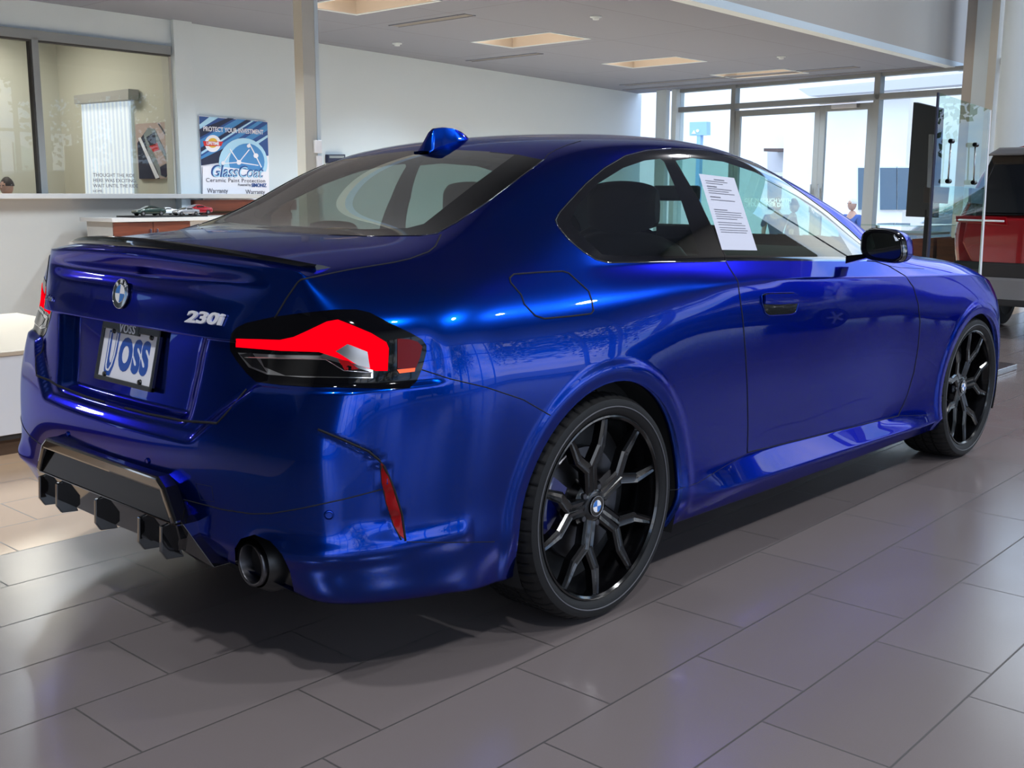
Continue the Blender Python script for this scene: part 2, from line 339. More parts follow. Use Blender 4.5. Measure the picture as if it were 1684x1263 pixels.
PF.panel('picture_detail', [(263, 275), (276, 268), (279, 284), (272, 291), (265, 288)], 'poster_dark', -.042, .003, pp)
PF.panel('picture_detail', [(259, 203), (261, 203), (285, 240), (285, 244)], 'poster_grey', -.040, .003, pp)
PF.panel('picture_detail', [(276, 201), (281, 201), (282, 212)], 'poster_dark', -.040, .003, pp)
ol = (2.2, 8.45); e = empty('office_light', (ol[0], ol[1], H)); tag(e, 'recessed ceiling light inside the office behind the glass', 'ceiling light')
mb = MB(); mb.box(-.30, .30, -.60, .60, -.012, -.004); mb.build('lamp_panel', 'lamp_glow', e); mb = MB(); mb.box(-.33, .33, -.63, .63, -.006, 0); mb.build('frame', 'wall_white', e)
ld = bpy.data.lights.new('office', 'AREA'); ld.shape = 'RECTANGLE'; ld.size = .6; ld.size_y = 1.2; ld.energy = LAMP_W*.20; ld.color = (1, .88, .74); lo = bpy.data.objects.new('lamp_light', ld); C.objects.link(lo); lo.parent = e; lo.location = (0, 0, -.02)
# office bench lamp and a head just above the ledge
def wall_text(P, name, s, size, uv, m, off, parent=None, **k):
    c = P.hit(*uv, off); v, f = text_mesh(s, size, **k); mb = MB(); d = P.d if (P.d @ CR) > 0 else -P.d; mb.T = frame_mat(c, d, (0, 0, 1), -P.n); mb.add(v, f); return mb.build(name, m, parent)
gt = None
for i, s in enumerate(('THOUGHT THE RIDE', 'HERE WAS EXCITING.', 'WAIT UNTIL THE RIDE', 'HOME.')):
    o = wall_text(L1, 'glass_lettering', s, .046 if i < 3 else .034, (153, 288+i*8.8), 'poster_grey', .012, win, align='LEFT', ext=.0006)
# glass coat poster on the white wall
po = W2.panel('poster', [(327, 190), (440, 200), (444, 345), (334, 345)], 'poster_white', -.02, .012); tag(po, 'blue and white glass coating warranty poster with a globe on the white wall', 'poster')
W2.panel('poster_backdrop', [(327.5, 191), (439.7, 201), (441.5, 256), (331, 272)], 'poster_blue', -.022, .002, po)
for q in ([(329,230),(390,196),(404,197),(331,242)], [(330,258),(425,199),(433,200),(332,268)], [(395,232),(439,204),(440,214),(405,236)]): W2.panel('poster_streak', q, 'poster_sky', -.024, .002, po)
for q in ([(328,205),(345,192),(360,193),(329,212)], [(331,250),(415,198),(419,198),(331,254)], [(410,240),(440,222),(440,226),(415,243)]): W2.panel('poster_streak', q, 'poster_light', -.0255, .002, po)
for q in ([(328,213),(375,194),(385,195),(329,226)], [(330,244),(405,197),(412,198),(331,249)], [(331,262),(380,238),(395,262),(332,272)]): W2.panel('poster_streak', q, 'poster_dark', -.0255, .002, po)
gc = (400, 268); GR = 40
def circ(cx, cy, rx, ry, a0=0, a1=2*math.pi, n=28): return [(cx+rx*math.cos(a0+(a1-a0)*i/n), cy+ry*math.sin(a0+(a1-a0)*i/n)) for i in range(n+(abs(a1-a0) < 6.2))]
W2.panel('poster_globe', circ(400, 268, 40, 41), 'poster_light', -.028, .002, po); W2.panel('poster_globe', circ(406, 266, 29, 30), 'poster_sky', -.030, .002, po)
for a, b in (((367,269),(393,267)), ((393,267),(410,246)), ((393,267),(378,245)), ((393,267),(425,272)), ((410,236),(421,257)), ((421,257),(430,275)), ((367,269),(378,252))):
    d = np.array(b, float)-a; nn_ = np.array([-d[1], d[0]])/np.linalg.norm(d)*.8
    W2.panel('poster_globe_line', [tuple(np.array(a)+nn_), tuple(np.array(b)+nn_), tuple(np.array(b)-nn_), tuple(np.array(a)-nn_)], 'poster_white', -.032, .002, po)
for c_, r_ in (((393, 267), 4), ((421, 256), 4), ((367, 268), 3.2), ((409, 240), 3)): W2.panel('poster_globe_spark', circ(*c_, r_, r_, n=12), 'poster_white', -.0335, .002, po)
W2.panel('poster_panel', [(333, 274), (345, 272), (442, 283), (444, 345), (334, 345)], 'poster_white', -.0345, .002, po)
W2.panel('poster_seal', circ(350, 236, 13, 14), 'poster_white', -.026, .002, po); W2.panel('poster_seal', circ(350, 235, 8, 8), 'poster_yellow', -.028, .002, po)
W2.panel('poster_seal', [(334, 232), (367, 233), (364, 240), (336, 240)], 'poster_red', -.030, .002, po)
wall_text(W2, 'poster_lettering', 'LIFETIME', .042, (350, 236), 'poster_white', -.033, po, bold=.0015, ext=.001)
wall_text(W2, 'poster_lettering', 'PROTECT YOUR INVESTMENT', .066, (385, 215), 'poster_white', -.030, po, bold=.001, ext=.001, sx=.90)
wall_text(W2, 'poster_lettering', 'GlassCoat', .165, (389, 283), 'poster_blue', -.038, po, bold=.004, ext=.001, sx=1.02, shear=.25)
wall_text(W2, 'poster_lettering', 'GlassCoat', .158, (390, 284), 'poster_light', -.040, po, bold=-.001, ext=.001, sx=1.04, shear=.25)
wall_text(W2, 'poster_lettering', 'Ceramic Paint Protection', .056, (389, 297), 'poster_grey', -.038, po, ext=.001, sx=1.25, spacing=1.1)
wall_text(W2, 'poster_lettering', 'Powered by', .036, (402, 304), 'poster_grey', -.038, po, ext=.001)
wall_text(W2, 'poster_lettering', 'SIMONIZ', .052, (426, 305), 'poster_blue', -.038, po, ext=.001, bold=.002)
wall_text(W2, 'poster_lettering', 'Warranty', .068, (358, 314), 'poster_grey', -.038, po, ext=.001)
wall_text(W2, 'poster_lettering', 'Warranty', .068, (420, 316), 'poster_grey', -.038, po, ext=.001)
# column
cc = at_axis(505, 0, 1, 4.5); ang = math.radians(3)
mb = MB(); mb.box(-.095, .02, -.055, .055, 0, H+.02); col_ = mb.build('column', 'wall_cream', None, loc=(cc[0], 4.5, 0)); tag(col_, 'slim square cream and white column rising beside the poster', 'column')
mb = MB(); mb.box(.02, .055, -.06, .06, 0, H+.02); mb.build('column_cover', 'wall_white', col_)
mb = MB(); mb.box(-.02, .045, -.085, -.055, 1.52, 1.62); mb.build('junction_box', 'platform_side', col_, bevel=.004)
mb = MB(); mb.box(.0, .05, -.08, -.055, 1.20, 1.50); mb.build('switch_plate', 'platform_side', col_, bevel=.004)
# ---- ceiling: low part over y > 2.85 with wells for the troffers; high part nearer
TRO = [(4.05, 5.02), (6.75, 5.55), (9.3, 5.75), (11.35, 5.45), (1.3, 5.0), (-1.5, 5.0)]
LW, LD = .62, 1.10
def ceil_y(x): return 2.55+.0433*x
xs = sorted({-10.0, 12.75}|{x-LW/2 for x, y in TRO}|{x+LW/2 for x, y in TRO}); mb = MB()
for a, b in zip(xs, xs[1:]):
    holes = [(y-LD/2, y+LD/2) for x, y in TRO if abs((a+b)/2-x) < LW/2]
    ys = [ceil_y((a+b)/2)+.12]+[q for h in holes for q in h]+[14.5]
    for i in range(0, len(ys), 2): mb.box(a, b, ys[i], ys[i+1], H, H+.05)
struct('ceiling', mb.build('ceiling', 'ceiling_tile'))
for k, (x, y) in enumerate(TRO):
    e = empty('ceiling_light', (x, y, H)); where = ('beside the column top', 'in the middle of the far ceiling', 'over the roof of the coupe', 'nearest the glass doors')[k] if k < 4 else ('above the platform', 'behind the platform')[k-4]
    tag(e, 'recessed rectangular ceiling light '+where, 'ceiling light', 'recessed ceiling lights')
    mb = MB()
    mb.box(-LW/2, LW/2, -LD/2, LD/2, .145, .15)
    for b in ((-LW/2-.0, -LW/2+.012, -LD/2, LD/2), (LW/2-.012, LW/2, -LD/2, LD/2), (-LW/2, LW/2, -LD/2, -LD/2+.012), (-LW/2, LW/2, LD/2-.012, LD/2)): mb.box(*b, .0, .145)
    mb.build('well', 'lamp_well', e)
    mb = MB()
    for b in ((-LW/2-.03, -LW/2, -LD/2-.03, LD/2+.03), (LW/2, LW/2+.03, -LD/2-.03, LD/2+.03), (-LW/2, LW/2, -LD/2-.03, -LD/2), (-LW/2, LW/2, LD/2, LD/2+.03)): mb.box(*b, -.006, .0)
    mb.build('frame', 'wall_white', e)
    mb = MB(); mb.box(-LW/2+.03, -LW/2+.11, -LD/2+.05, LD/2-.05, .085, .11); mb.build('lamp_tube', 'lamp_glow', e, bevel=.01)
    ld = bpy.data.lights.new('lamp', 'AREA'); ld.shape = 'RECTANGLE'; ld.size = .10; ld.size_y = LD*.9; ld.energy = LAMP_W; ld.color = (.80, .91, 1.0)
    lo = bpy.data.objects.new('lamp_light', ld); C.objects.link(lo); lo.parent = e; lo.location = (-LW/2+.07, 0, .004); ld.spread = math.radians(140)
for k, (x0, y0, x1, y1) in enumerate(((5.02, 4.80, 5.14, 5.86), (7.60, 6.22, 7.70, 7.40), (11.35, 4.05, 11.50, 7.86), (12.0, 3.2, 12.10, 8.30))):
    e = empty('ceiling_slot', ((x0+x1)/2, (y0+y1)/2, H)); tag(e, ('short grey air slot between two ceiling lights', 'narrow grey air slot near the long white wall', 'long air slot across the ceiling before the glass doors', 'longest air slot, right above the glass doors')[k], 'air vent', 'linear air slots in the ceiling')
    w, d = (x1-x0)/2, (y1-y0)/2; mb = MB(); mb.box(-w, w, -d, d, -.004, .002); mb.build('slot', 'vent_grey', e)
    mb = MB(); mb.box(-w-.012, -w, -d-.012, d+.012, -.008, .0); mb.box(w, w+.012, -d-.012, d+.012, -.008, .0); mb.build('slot_frame', 'ceiling_tile', e)
for k, (u, v) in enumerate(((653, 71), (980, 27), (1285, 93))):
    p = at_axis(u, v, 2, H); mb = MB(); mb.lathe([(0, -.03), (.03, -.03), (.032, -.012), (.055, -.010), (.055, 0)], 20, 'z'); o = mb.build('sprinkler', 'wall_white', None, smooth=True, loc=tuple(p)); tag(o, 'small white ceiling sprinkler '+('near the slim column', 'left of the fascia edge', 'above the glass doors')[k], 'sprinkler', 'ceiling sprinklers')
for k, (x, y) in enumerate(((-4, -1), (-4, -5), (0, -5.5), (4, -5.5), (8, -1), (8, -5.5))):  # unseen fill lamps, added to brighten the near floor and car
    e = empty('high_fill_light', (x, y, HH)); tag(e, 'added round fill lamp on the high ceiling nearest the camera side, out of view', 'ceiling light', 'added fill lights of the high ceiling')
    mb = MB(); mb.lathe([(0, -.04), (.20, -.04), (.22, -.02), (.22, 0), (0, 0)], 24, 'z'); mb.build('fill_housing', 'wall_white', e); mb = MB(); mb.lathe([(0, -.046), (.18, -.046), (.18, -.04)], 24, 'z'); mb.build('fill_disc', 'lamp_glow', e)
    ld = bpy.data.lights.new('high', 'AREA'); ld.shape = 'DISK'; ld.size = .36; ld.energy = LAMP_H; ld.color = (.95, .97, 1.0); lo = bpy.data.objects.new('lamp_light', ld); C.objects.link(lo); lo.parent = e; lo.location = (0, 0, -.06)
# fascia between low and high ceiling, high ceiling, remaining walls
mb = MB(); mb.prism([(-10, ceil_y(-10)), (12.75, ceil_y(12.75)), (12.75, ceil_y(12.75)+.10), (-10, ceil_y(-10)+.10)], H, HH, 'z'); struct('wall_fascia', mb.build('f', 'fascia_paint'))
mb = MB(); mb.prism([(-10, ceil_y(-10)-.01), (12.75, ceil_y(12.75)-.01), (12.75, ceil_y(12.75)+.12), (-10, ceil_y(-10)+.12)], H-.012, H+.06, 'z'); struct('trim_2', mb.build('f', 'wall_white'))
mb = MB(); mb.box(-10, 12.75, -9, 3.2, HH, HH+.1); struct('ceiling', mb.build('c', 'ceiling_tile'))
mb = MB(); mb.box(-10.1, -10, -9, 14.5, 0, HH+.1); struct('wall_rear', mb.build('w', 'rear_wall_grey'))
# window wall along the right side of the showroom
mb = MB(); mb.box(-10, 12.7, -9.15, -9, 0, .12); mb.box(-10, 12.7, -9.15, -9, 3.9, HH+.1); struct('wall_front', mb.build('w', 'wall_white'))
mb = MB()
for i in range(16): mb.box(-10+i*1.5, -9.92+i*1.5, -9.1, -9.0, .12, 3.9)
for z in (.12, 2.6, 3.84): mb.box(-10, 12.7, -9.1, -9.0, z, z+.07)
wf = struct('window_2', mb.build('w', 'aluminium')); wf['kind'] = 'structure'
# ---- end wall: glass doors and lights
def zz(px): return EW.hit(*px)
ew = empty('window_3', (0, 0, 0)); ew['kind'] = 'structure'
def fbar(name, x0, x1, z0, z1, m='aluminium', off=-.05, th=.12, par=None, bv=.004):
    return EW.wall(name, x0, x1, z0, z1, m, off, th, par or ew, bv)
T = lambda u, v: EW.t(EW.hit(u, v))
ta, tb, tc_, td, te = T(1118, 200), T(1209, 200), T(1350, 200), T(1444, 140), T(1590, 200)
ZT, ZD = 2.82, 2.53
fbar('head_rail', ta-.1, te, 2.80, H, off=-.02); fbar('transom_bar', ta, te, 2.49, 2.57); fbar('sill_rail', ta, tb, 0, .12); fbar('sill_rail', td, te+12, 0, .12)
fbar('mullion', ta-.1, ta, 0, H, 'wall_white', -.10, .2); fbar('mullion', tb-.06, tb+.02, 0, H); fbar('mullion', td-.03, td+.06, 0, H)
fbar('corner_post', T(1088, 200), T(1104, 200), 0, H, 'wall_white', -.15, .1)
for k, (x0, x1, hs) in enumerate(((tb+.02, tc_, 1), (tc_, td-.03, -1))):
    d = empty('door_%d' % (k+1), (0, 0, 0)); d['kind'] = 'structure'
    for nm, a, b, z0, z1 in (('stile', x0, x0+.09, .02, 2.46), ('stile', x1-.09, x1, .02, 2.46), ('top_rail', x0+.09, x1-.09, 2.37, 2.46), ('bottom_rail', x0+.09, x1-.09, .02, .28)): fbar(nm, a, b, z0, z1, off=-.03, th=.05, par=d)
    EW.wall('pane', x0+.09, x1-.09, .28, 2.37, 'window_pane', -.01, .008, d)
    xx = x1-.06 if k == 0 else x0+.06
    fbar('door_handle', xx-.012, xx+.012, .95, 1.35, 'steel', -.09, .02, d)
    if k == 1: fbar('door_closer', x1-.62, x1-.22, 2.40, 2.45, 'satin_metal', -.10, .06, d); fbar('closer_arm', x1-.80, x1-.22, 2.465, 2.48, 'satin_metal', -.12, .02, d)
for a, b, z0, z1 in ((ta, tb, .12, 2.49), (ta, tb, 2.57, 2.80), (tb, td, 2.57, 2.80), (td, te, .12, 2.49), (te+.6, te+12, .12, 2.82), (td, te, 2.57, 2.8)): EW.wall('pane', a, b, z0, z1, 'window_pane', .0, .008, ew)
struct('wall_end', EW.wall('w', T(1585, 200), T(1602, 200), 0, HH, 'fascia_paint', -.12, .2)); struct('wall_end', EW.wall('w', T(1602, 200), T(1627, 200), 0, HH, 'wall_white', -.14, .2)); struct('wall_end', EW.wall('w', T(1627, 200), T(1640, 200), 0, HH, 'wall_cream', -.16, .2))
EW.wall('pane', te+.6, te+12, 2.9, HH-.2, 'window_pane', .0, .008, ew); struct('wall_end', EW.wall('w', te+.3, te+12, HH-.22, HH+.1, 'fascia_paint', -.05, .1)); struct('wall_end', EW.wall('w', te+6.3, te+12, 3.3, HH-.1, 'fascia_paint', -.15, .1))  # last piece: unseen wall section added to block window glare on the side glass
fbar('transom_bar', te, te+12, 2.82, 2.9)
for q in range(8): fbar('mullion', te+1.2+q*1.4, te+1.28+q*1.4, 0, HH-.2)
# round pillar at the right edge
rp_ = at_plane(1662, 300, (11.0, 1.5, 0), np.array([1., 0, 0])); mb = MB(); mb.lathe([(.21, 0), (.21, HH)], 48, 'z'); o = mb.build('round_column', 'wall_white', None, smooth=True, loc=(rp_[0], rp_[1], 0)); tag(o, 'thick round white column behind the red SUV at the right edge', 'column')
mb = MB(); mb.cbox((0, 0, 0), (.03, .09, .13)); p_ = at_plane(1631, 303, (10.6, 0, 0), np.array([1., 0, 0])); 
# daylight openings help the sampler: portals in the glazed walls
def portal(loc, rot, w, h):
    ld = bpy.data.lights.new('daylight', 'AREA'); ld.shape = 'RECTANGLE'; ld.size = w; ld.size_y = h; ld.cycles.is_portal = True
    o = bpy.data.objects.new('daylight_opening', ld); C.objects.link(o); o.location = loc; o.rotation_euler = rot
portal((1.3, -8.95, 2.0), (math.radians(90), 0, math.radians(0)), 22.6, 3.8)
pc = EW.P+EW.d*4.5; portal((12.05, 0.0, 3.1), (math.radians(90), 0, math.radians(90)), 17, 6.0)
# ------------------------------------------------------------------ showroom furniture
pf = empty('display_platform', (0, 0, 0)); tag(pf, 'low white platform with a tan top on a dark plinth at the left edge', 'platform')
mb = MB(); mb.box(-4, .35, 2.32, 3.9, .10, .47); mb.build('platform_body', 'platform_side', pf, bevel=.004)
mb = MB(); mb.box(-4, .36, 2.31, 3.91, .47, .49); mb.build('platform_top', 'platform_top', pf, bevel=.003)
mb = MB(); mb.box(-3.9, .30, 2.36, 3.85, 0, .10); mb.build('plinth', 'plinth_brown', pf)
mb = MB(); mb.box(-3.9, .33, 2.335, 2.36, .075, .10); mb.build('shadow_gap', 'dark_gasket', pf)
cab_ = Plane(L1.P-L1.n*.66, L1.P-L1.n*.66+L1.d)
ca, cb_ = cab_.t(cab_.hit(187, 372)), cab_.t(cab_.hit(313, 372)); ct = cab_.hit(240, 358)[2]
ce = empty('low_cabinet', (0, 0, 0)); tag(ce, 'low cherry wood cabinet with a white top carrying the model cars', 'cabinet')
cab_.wall('cabinet_body', ca+.004, cb_-.004, 0, ct-.035, 'half_wall', .022, .44, ce); mid = (ca+cb_)/2
for a, b, h in ((ca, mid-.002, mid-.035), (mid+.002, cb_, mid+.035)):
    d = cab_.wall('cabinet_door', a, b, .08, ct-.04, 'cherry_wood', 0, .02, ce, .002); cab_.wall('knob', h-.008, h+.008, ct-.16, ct-.10, 'chrome', -.02, .02, d, .004)
cab_.wall('cabinet_top', ca-.03, cb_+.75, ct-.035, ct, 'ledge_white', -.03, .55, ce, .003)
cab_.wall('cabinet_side_panel', cb_+.0, cb_+.7, 0, ct-.035, 'ledge_white', .03, .40, ce)
hu = empty('wood_shelf', (0, 0, 0)); tag(hu, 'cherry wood shelf unit under the ledge behind the red model car', 'shelf')
ta_, tb_ = L1.t(L1.hit(309, 335)), L1.t(L1.hit(309, 335))+1.3
L1.wall('shelf_panel', ta_, tb_, 1.02, 1.13, 'cherry_wood', -.10, .02, hu); L1.wall('shelf_panel', ta_, tb_, .92, .99, 'cherry_wood', -.02, .02, hu); L1.wall('shelf_side', ta_, ta_+.02, .80, 1.13, 'cherry_wood', -.10, .12, hu); L1.wall('shelf_back', ta_, tb_, .8, 1.02, 'plinth_brown', .0, .02, hu)
# framed panel edge behind the roof, near the column
bx = empty('wall_box', (0, 0, 0)); tag(bx, 'small dark wall box beside the slim column just above the car roof', 'wall box')
W2.panel('box_body', [(540, 254), (568, 254), (568, 268), (540, 268)], 'poster_dark', -.05, .05, bx, .004); W2.panel('box_front', [(542, 256), (566, 256), (566, 260), (542, 260)], 'poster_steel', -.055, .006, bx)
# ---- generic parked cars: body lofted over stations
def soft_car(name, label, loc, rz, paint, kind='sedan', Lc=4.6, Wc=1.84, Hc=1.45, cat='car', scale=1.0, group=None, wheels_m='satin_metal'):
    e = empty(name, loc, rz); e.scale = (scale,)*3; tag(e, label, cat, group); h = Lc/2; w = Wc/2; suv = kind == 'suv'
    zb = .60*Hc if not suv else .58*Hc
    # station: x, half width, sill z, belt z, roof z, roof half width
    if suv: ST = [(-h, .86, .42, .93, .95, .80), (-h*.985, .95, .34, 1.00, 1.12, .82), (-h*.93, .98, .26, 1.06, 1.58, .78), (-h*.82, 1, .24, 1.08, Hc-.03, .78), (-h*.5, 1, .22, 1.07, Hc, .80), (0, 1, .22, 1.04, Hc, .80), (h*.25, 1, .22, 1.03, Hc-.05, .78), (h*.42, 1, .22, 1.02, 1.28, .76), (h*.56, 1, .22, 1.0, 1.06, .78), (h*.85, .98, .24, .93, .95, .80), (h*.97, .90, .30, .80, .82, .78), (h, .80, .40, .66, .68, .72)]
    else: ST = [(-h, .80, .42, .78, .80, .74), (-h*.97, .92, .30, .92, .94, .80), (-h*.80, .98, .24, .98, 1.0, .80), (-h*.62, 1, .22, .97, 1.04, .76), (-h*.36, 1, .22, .95, Hc-.06, .70), (-h*.1, 1, .22, .94, Hc, .70), (h*.12, 1, .22, .93, Hc-.03, .70), (h*.42, 1, .22, .91, 1.0, .74), (h*.55, 1, .22, .90, .93, .76), (h*.82, .97, .24, .82, .84, .76), (h*.96, .88, .30, .70, .72, .74), (h, .74, .40, .58, .60, .66)]
    rows = []
    for x, k, zs, zbt, zr, rw in ST:
        ww = w*k; rows.append([(x, 0, zs), (x, -ww*.9, zs), (x, -ww, zs+.08), (x, -ww*1.0, (zs+zbt)/2+.05), (x, -ww*.985, zbt-.07), (x, -ww*.93, zbt), (x, -(ww*.93*.35+w*rw*.65), zbt+(zr-zbt)*.65), (x, -w*rw*.93, zr-.03 if zr-zbt > .2 else zr), (x, -w*rw*.5, zr+.01), (x, 0, zr+.015)])
    full = [r+[(x, -y, z) for x, y, z in r[-2::-1]] for r in rows]; nC = len(full[0]); mb = MB(); V_ = [p for r in full for p in r]; faces = []; mi = []
    for i in range(len(full)-1):
        for j in range(nC-1):
            faces.append((i*nC+j, i*nC+j+1, (i+1)*nC+j+1, (i+1)*nC+j)); jj = min(j, nC-2-j); x0 = ST[i][0]; g = 0
            tall0, tall1 = ST[i][4]-ST[i][3], ST[i+1][4]-ST[i+1][3]
            if jj in (5, 6) and min(tall0, tall1) > .1 and jj == 5: g = 1
            if jj >= 6 and abs(tall0-tall1) > .16: g = 1
            mi.append(g)
    mb.v = V_; mb.f = faces; mb.mi = mi; mb.add(full[0], [tuple(range(nC))]); mb.add(full[-1], [tuple(range(nC))[::-1]]); mb.build('car_body', [paint, 'auto_glass'], e, smooth=True, subd=2 if scale > .5 else 1)
    r_ = .36 if suv else .33
    for sx_ in (-h*.62, h*.62):
        for sy_ in (-1, 1):
            mb = MB(); mb.T = Matrix.Translation((sx_, sy_*(w-.12), r_)); mb.lathe([(0, -.13), (r_*.66, -.13), (r_*.70, -.145), (r_*.97, -.14), (r_, -.10), (r_, .10), (r_*.97, .14), (r_*.70, .145), (r_*.66, .13), (0, .13)], 32, 'y'); wh = mb.build('wheel', 'tyre_rubber', e, auto=40)
            mb = MB(); mb.T = Matrix.Translation((sx_, sy_*(w-.12), r_))
            for k in range(5):
                a = 2*math.pi*k/5; mb.prism([(r_*.1*math.cos(a+1.2), r_*.1*math.sin(a+1.2)), (r_*.62*math.cos(a+.14), r_*.62*math.sin(a+.14)), (r_*.62*math.cos(a-.14), r_*.62*math.sin(a-.14)), (r_*.1*math.cos(a-1.2), r_*.1*math.sin(a-1.2))], sy_*.138, sy_*.150, 'y')
            mb.build('wheel_rim', wheels_m, wh)
    return e
# red SUV: rear towards us at the right edge
def suv():
    e = empty('suv_car', (9.8, .24, 0), math.radians(1.5)); tag(e, 'red SUV with a black rear window and grey lower bumper parked at the right edge', 'car')
    h, w = 2.35, .94
    def ring(x, k, prof): return [(x, -w*k*a, z) for a, z in prof]
    P0 = [(0, .42), (.80, .42), (.93, .50), (.985, .70), (1.0, .86), (.985, .98), (.95, 1.06), (.88, 1.28), (.80, 1.50), (.70, 1.60), (.40, 1.66), (0, 1.68)]
    S_ = []
    for x, k, dz, zt in ((-h, .90, .0, .0), (-h+.03, .955, 0, 0), (-h+.14, .99, 0, 0), (-h+.35, 1.0, 0, 0), (-1.0, 1, 0, 0), (0, 1, 0, 0), (.7, 1, 0, 0)):
        r = []
        for a, z in P0:
            lean = max(0, z-1.02)*.42 if x < -h+.3 else 0
            r.append((x+lean+(.05 if z < .62 and x < -h+.05 else 0)*0, -w*k*a, z))
        S_.append(r)
    F0 = [(0, .42), (.80, .42), (.93, .50), (.985, .70), (1.0, .80), (.985, .90), (.95, .97), (.85, 1.02), (.80, 1.04), (.70, 1.05), (.40, 1.06), (0, 1.07)]
    for x, k, dz in ((1.25, 1, 0), (1.8, .98, -.06), (2.2, .9, -.16), (2.33, .8, -.3)): S_.append([(x, -w*k*a, z+dz*(z > .7)) for a, z in F0])
    full = [r+[(x, -y, z) for x, y, z in r[-2::-1]] for r in S_]; n = len(full[0]); mb = MB(); mb.v = [p for r in full for p in r]
    for i in range(len(full)-1):
        for j in range(n-1):
            mb.f.append((i*n+j, i*n+j+1, (i+1)*n+j+1, (i+1)*n+j)); jj = min(j, n-2-j); g = 0
            if jj in (6, 7) and 2 <= i <= 7: g = 1
            if jj >= 7 and i == 6: g = 1
            mb.mi.append(g)
    mb.add(full[0], [tuple(range(n))]); mb.add(full[-1], [tuple(range(n))[::-1]]); b = mb.build('car_body', ['suv_red', 'auto_glass'], e, smooth=True, subd=2)
    X = -h-.012
    def lean(z): return max(0, z-1.02)*.42
    def rear(name, pts, m, x0=X, th=.05, par=e, bv=.006):
        mb = MB(); k = len(pts); mb.add([(x0+lean(z), y, z) for y, z in pts]+[(x0+lean(z)+th, y, z) for y, z in pts], [tuple(range(k)), tuple(range(k, 2*k))[::-1]]+[(i, (i+1) % k, k+(i+1) % k, k+i) for i in range(k)]); return mb.build(name, m, par, bevel=bv)
    rear('tailgate', [(.70, .62), (.80, .80), (.78, 1.02), (-.78, 1.02), (-.80, .80), (-.70, .62)], 'suv_red', X-.02, .06, e, .02)
    rear('rear_window', [(.74, 1.06), (.64, 1.50), (-.64, 1.50), (-.74, 1.06)], 'auto_glass', X-.004, .05)
    rear('window_surround', [(.80, 1.04), (.74, 1.30), (.68, 1.55), (-.68, 1.55), (-.74, 1.30), (-.80, 1.04)], 'gloss_black', X+.006, .06)
    rear('roof_spoiler', [(.70, 1.55), (.60, 1.62), (-.60, 1.62), (-.70, 1.55)], 'car_silver', X-.12, .3, e, .02)
    for s in (1, -1):
        rear('tail_lamp', [(s*.42, .955), (s*.86, .98), (s*.87, 1.035), (s*.44, 1.03)][::s], 'red_lamp', X-.035, .12); rear('lamp_bar', [(s*.45, .985), (s*.84, .99), (s*.84, 1.005), (s*.45, 1.002)][::s], 'platform_side', X-.042, .02)
    rear('bumper_band', [(.86, .50), (.90, .60), (.84, .64), (-.84, .64), (-.90, .60), (-.86, .50)], 'dark_cladding', X-.05, .25, e, .02)
    rear('lower_bumper', [(.80, .30), (.88, .36), (.88, .52), (-.88, .52), (-.88, .36), (-.80, .30)], 'grey_cladding', X-.06, .35, e, .03)
    rear('skid_plate', [(.55, .27), (.60, .33), (-.60, .33), (-.55, .27)], 'dark_cladding', X-.065, .3, e, .01)
    rear('gate_crease', [(.76, .80), (.76, .812), (-.76, .812), (-.76, .80)], 'red_lamp', X-.024, .01, e, 0)
    for sy in (1, -1):
        mb = MB(); mb.box(-1.9, 1.8, min(sy*.90, sy*.955), max(sy*.90, sy*.955), .28, .50); mb.build('side_cladding', 'dark_cladding', e, bevel=.02)
        for sx in (-1.45, 1.4):
            mb = MB(); mb.T = Matrix.Translation((sx, sy*(w-.13), .37)); mb.lathe([(0, -.12), (.25, -.13), (.27, -.145), (.36, -.13), (.37, -.09), (.37, .09), (.36, .13), (.27, .145), (.25, .13), (0, .12)], 40, 'y'); wh = mb.build('wheel', 'tyre_rubber', e, auto=40)
            mb = MB(); mb.T = Matrix.Translation((sx, sy*(w-.13), .37)); mb.lathe([(0, sy*.14), (.24, sy*.142), (.25, sy*.12)], 32, 'y'); mb.build('wheel_rim', 'satin_metal', wh)
    return e
suv()
# ---- glass display stand with a monitor
st = empty('display_stand', (0, 0, 0)); tag(st, 'tall clear glass display stand with steel clamps in front of the red SUV', 'display stand')
ga, gb = np.array([5.5, .50, 0]), np.array([5.5, .12, 0]); GP = Plane(at_axis(1543, 152, 0, 5.5), at_plane(1630, 181, (5.95, 0, 0), np.array([1., 0, 0])))
g1 = GP.panel('glass_pane', [(1543, 152), (1630, 181), (1612, 480), (1524, 450)], 'display_glass', 0, .010, st)
GP.panel('glass_edge', [(1543, 152), (1545.5, 153), (1527, 450), (1523.5, 450)], 'poster_dark', -.002, .014, st)
GP.panel('glass_edge', [(1629, 181), (1630.5, 181.5), (1613, 470), (1610, 470)], 'platform_side', -.002, .014, st)
for a, b in (((1564, 232), (1559, 298)), ((1604, 238), (1601, 300))):
    p, q = GP.hit(*a, -.03), GP.hit(*b, -.03); mb = MB(); mb.tube([p, q], .006, 8); mb.build('clamp_rod', 'steel', st, smooth=True)
    for c in (p, q):
        mb = MB(); mb.T = Matrix.Translation(c); mb.lathe([(0, -.02), (.014, -.02), (.017, -.012), (.017, .03), (0, .03)], 16, 'x'); mb.build('clamp', 'rim_black', st, auto=40)
GP.panel('bracket', [(1538, 307), (1562, 308), (1559, 335), (1536, 333)], 'bracket_blue', .012, .03, st, .003); GP.panel('bracket', [(1598, 309), (1618, 311), (1616, 336), (1597, 334)], 'bracket_blue', .012, .03, st, .003)
GP.panel('shelf_panel', [(1531, 305), (1621, 308), (1617, 356), (1529, 350)], 'display_glass', .05, .01, st)
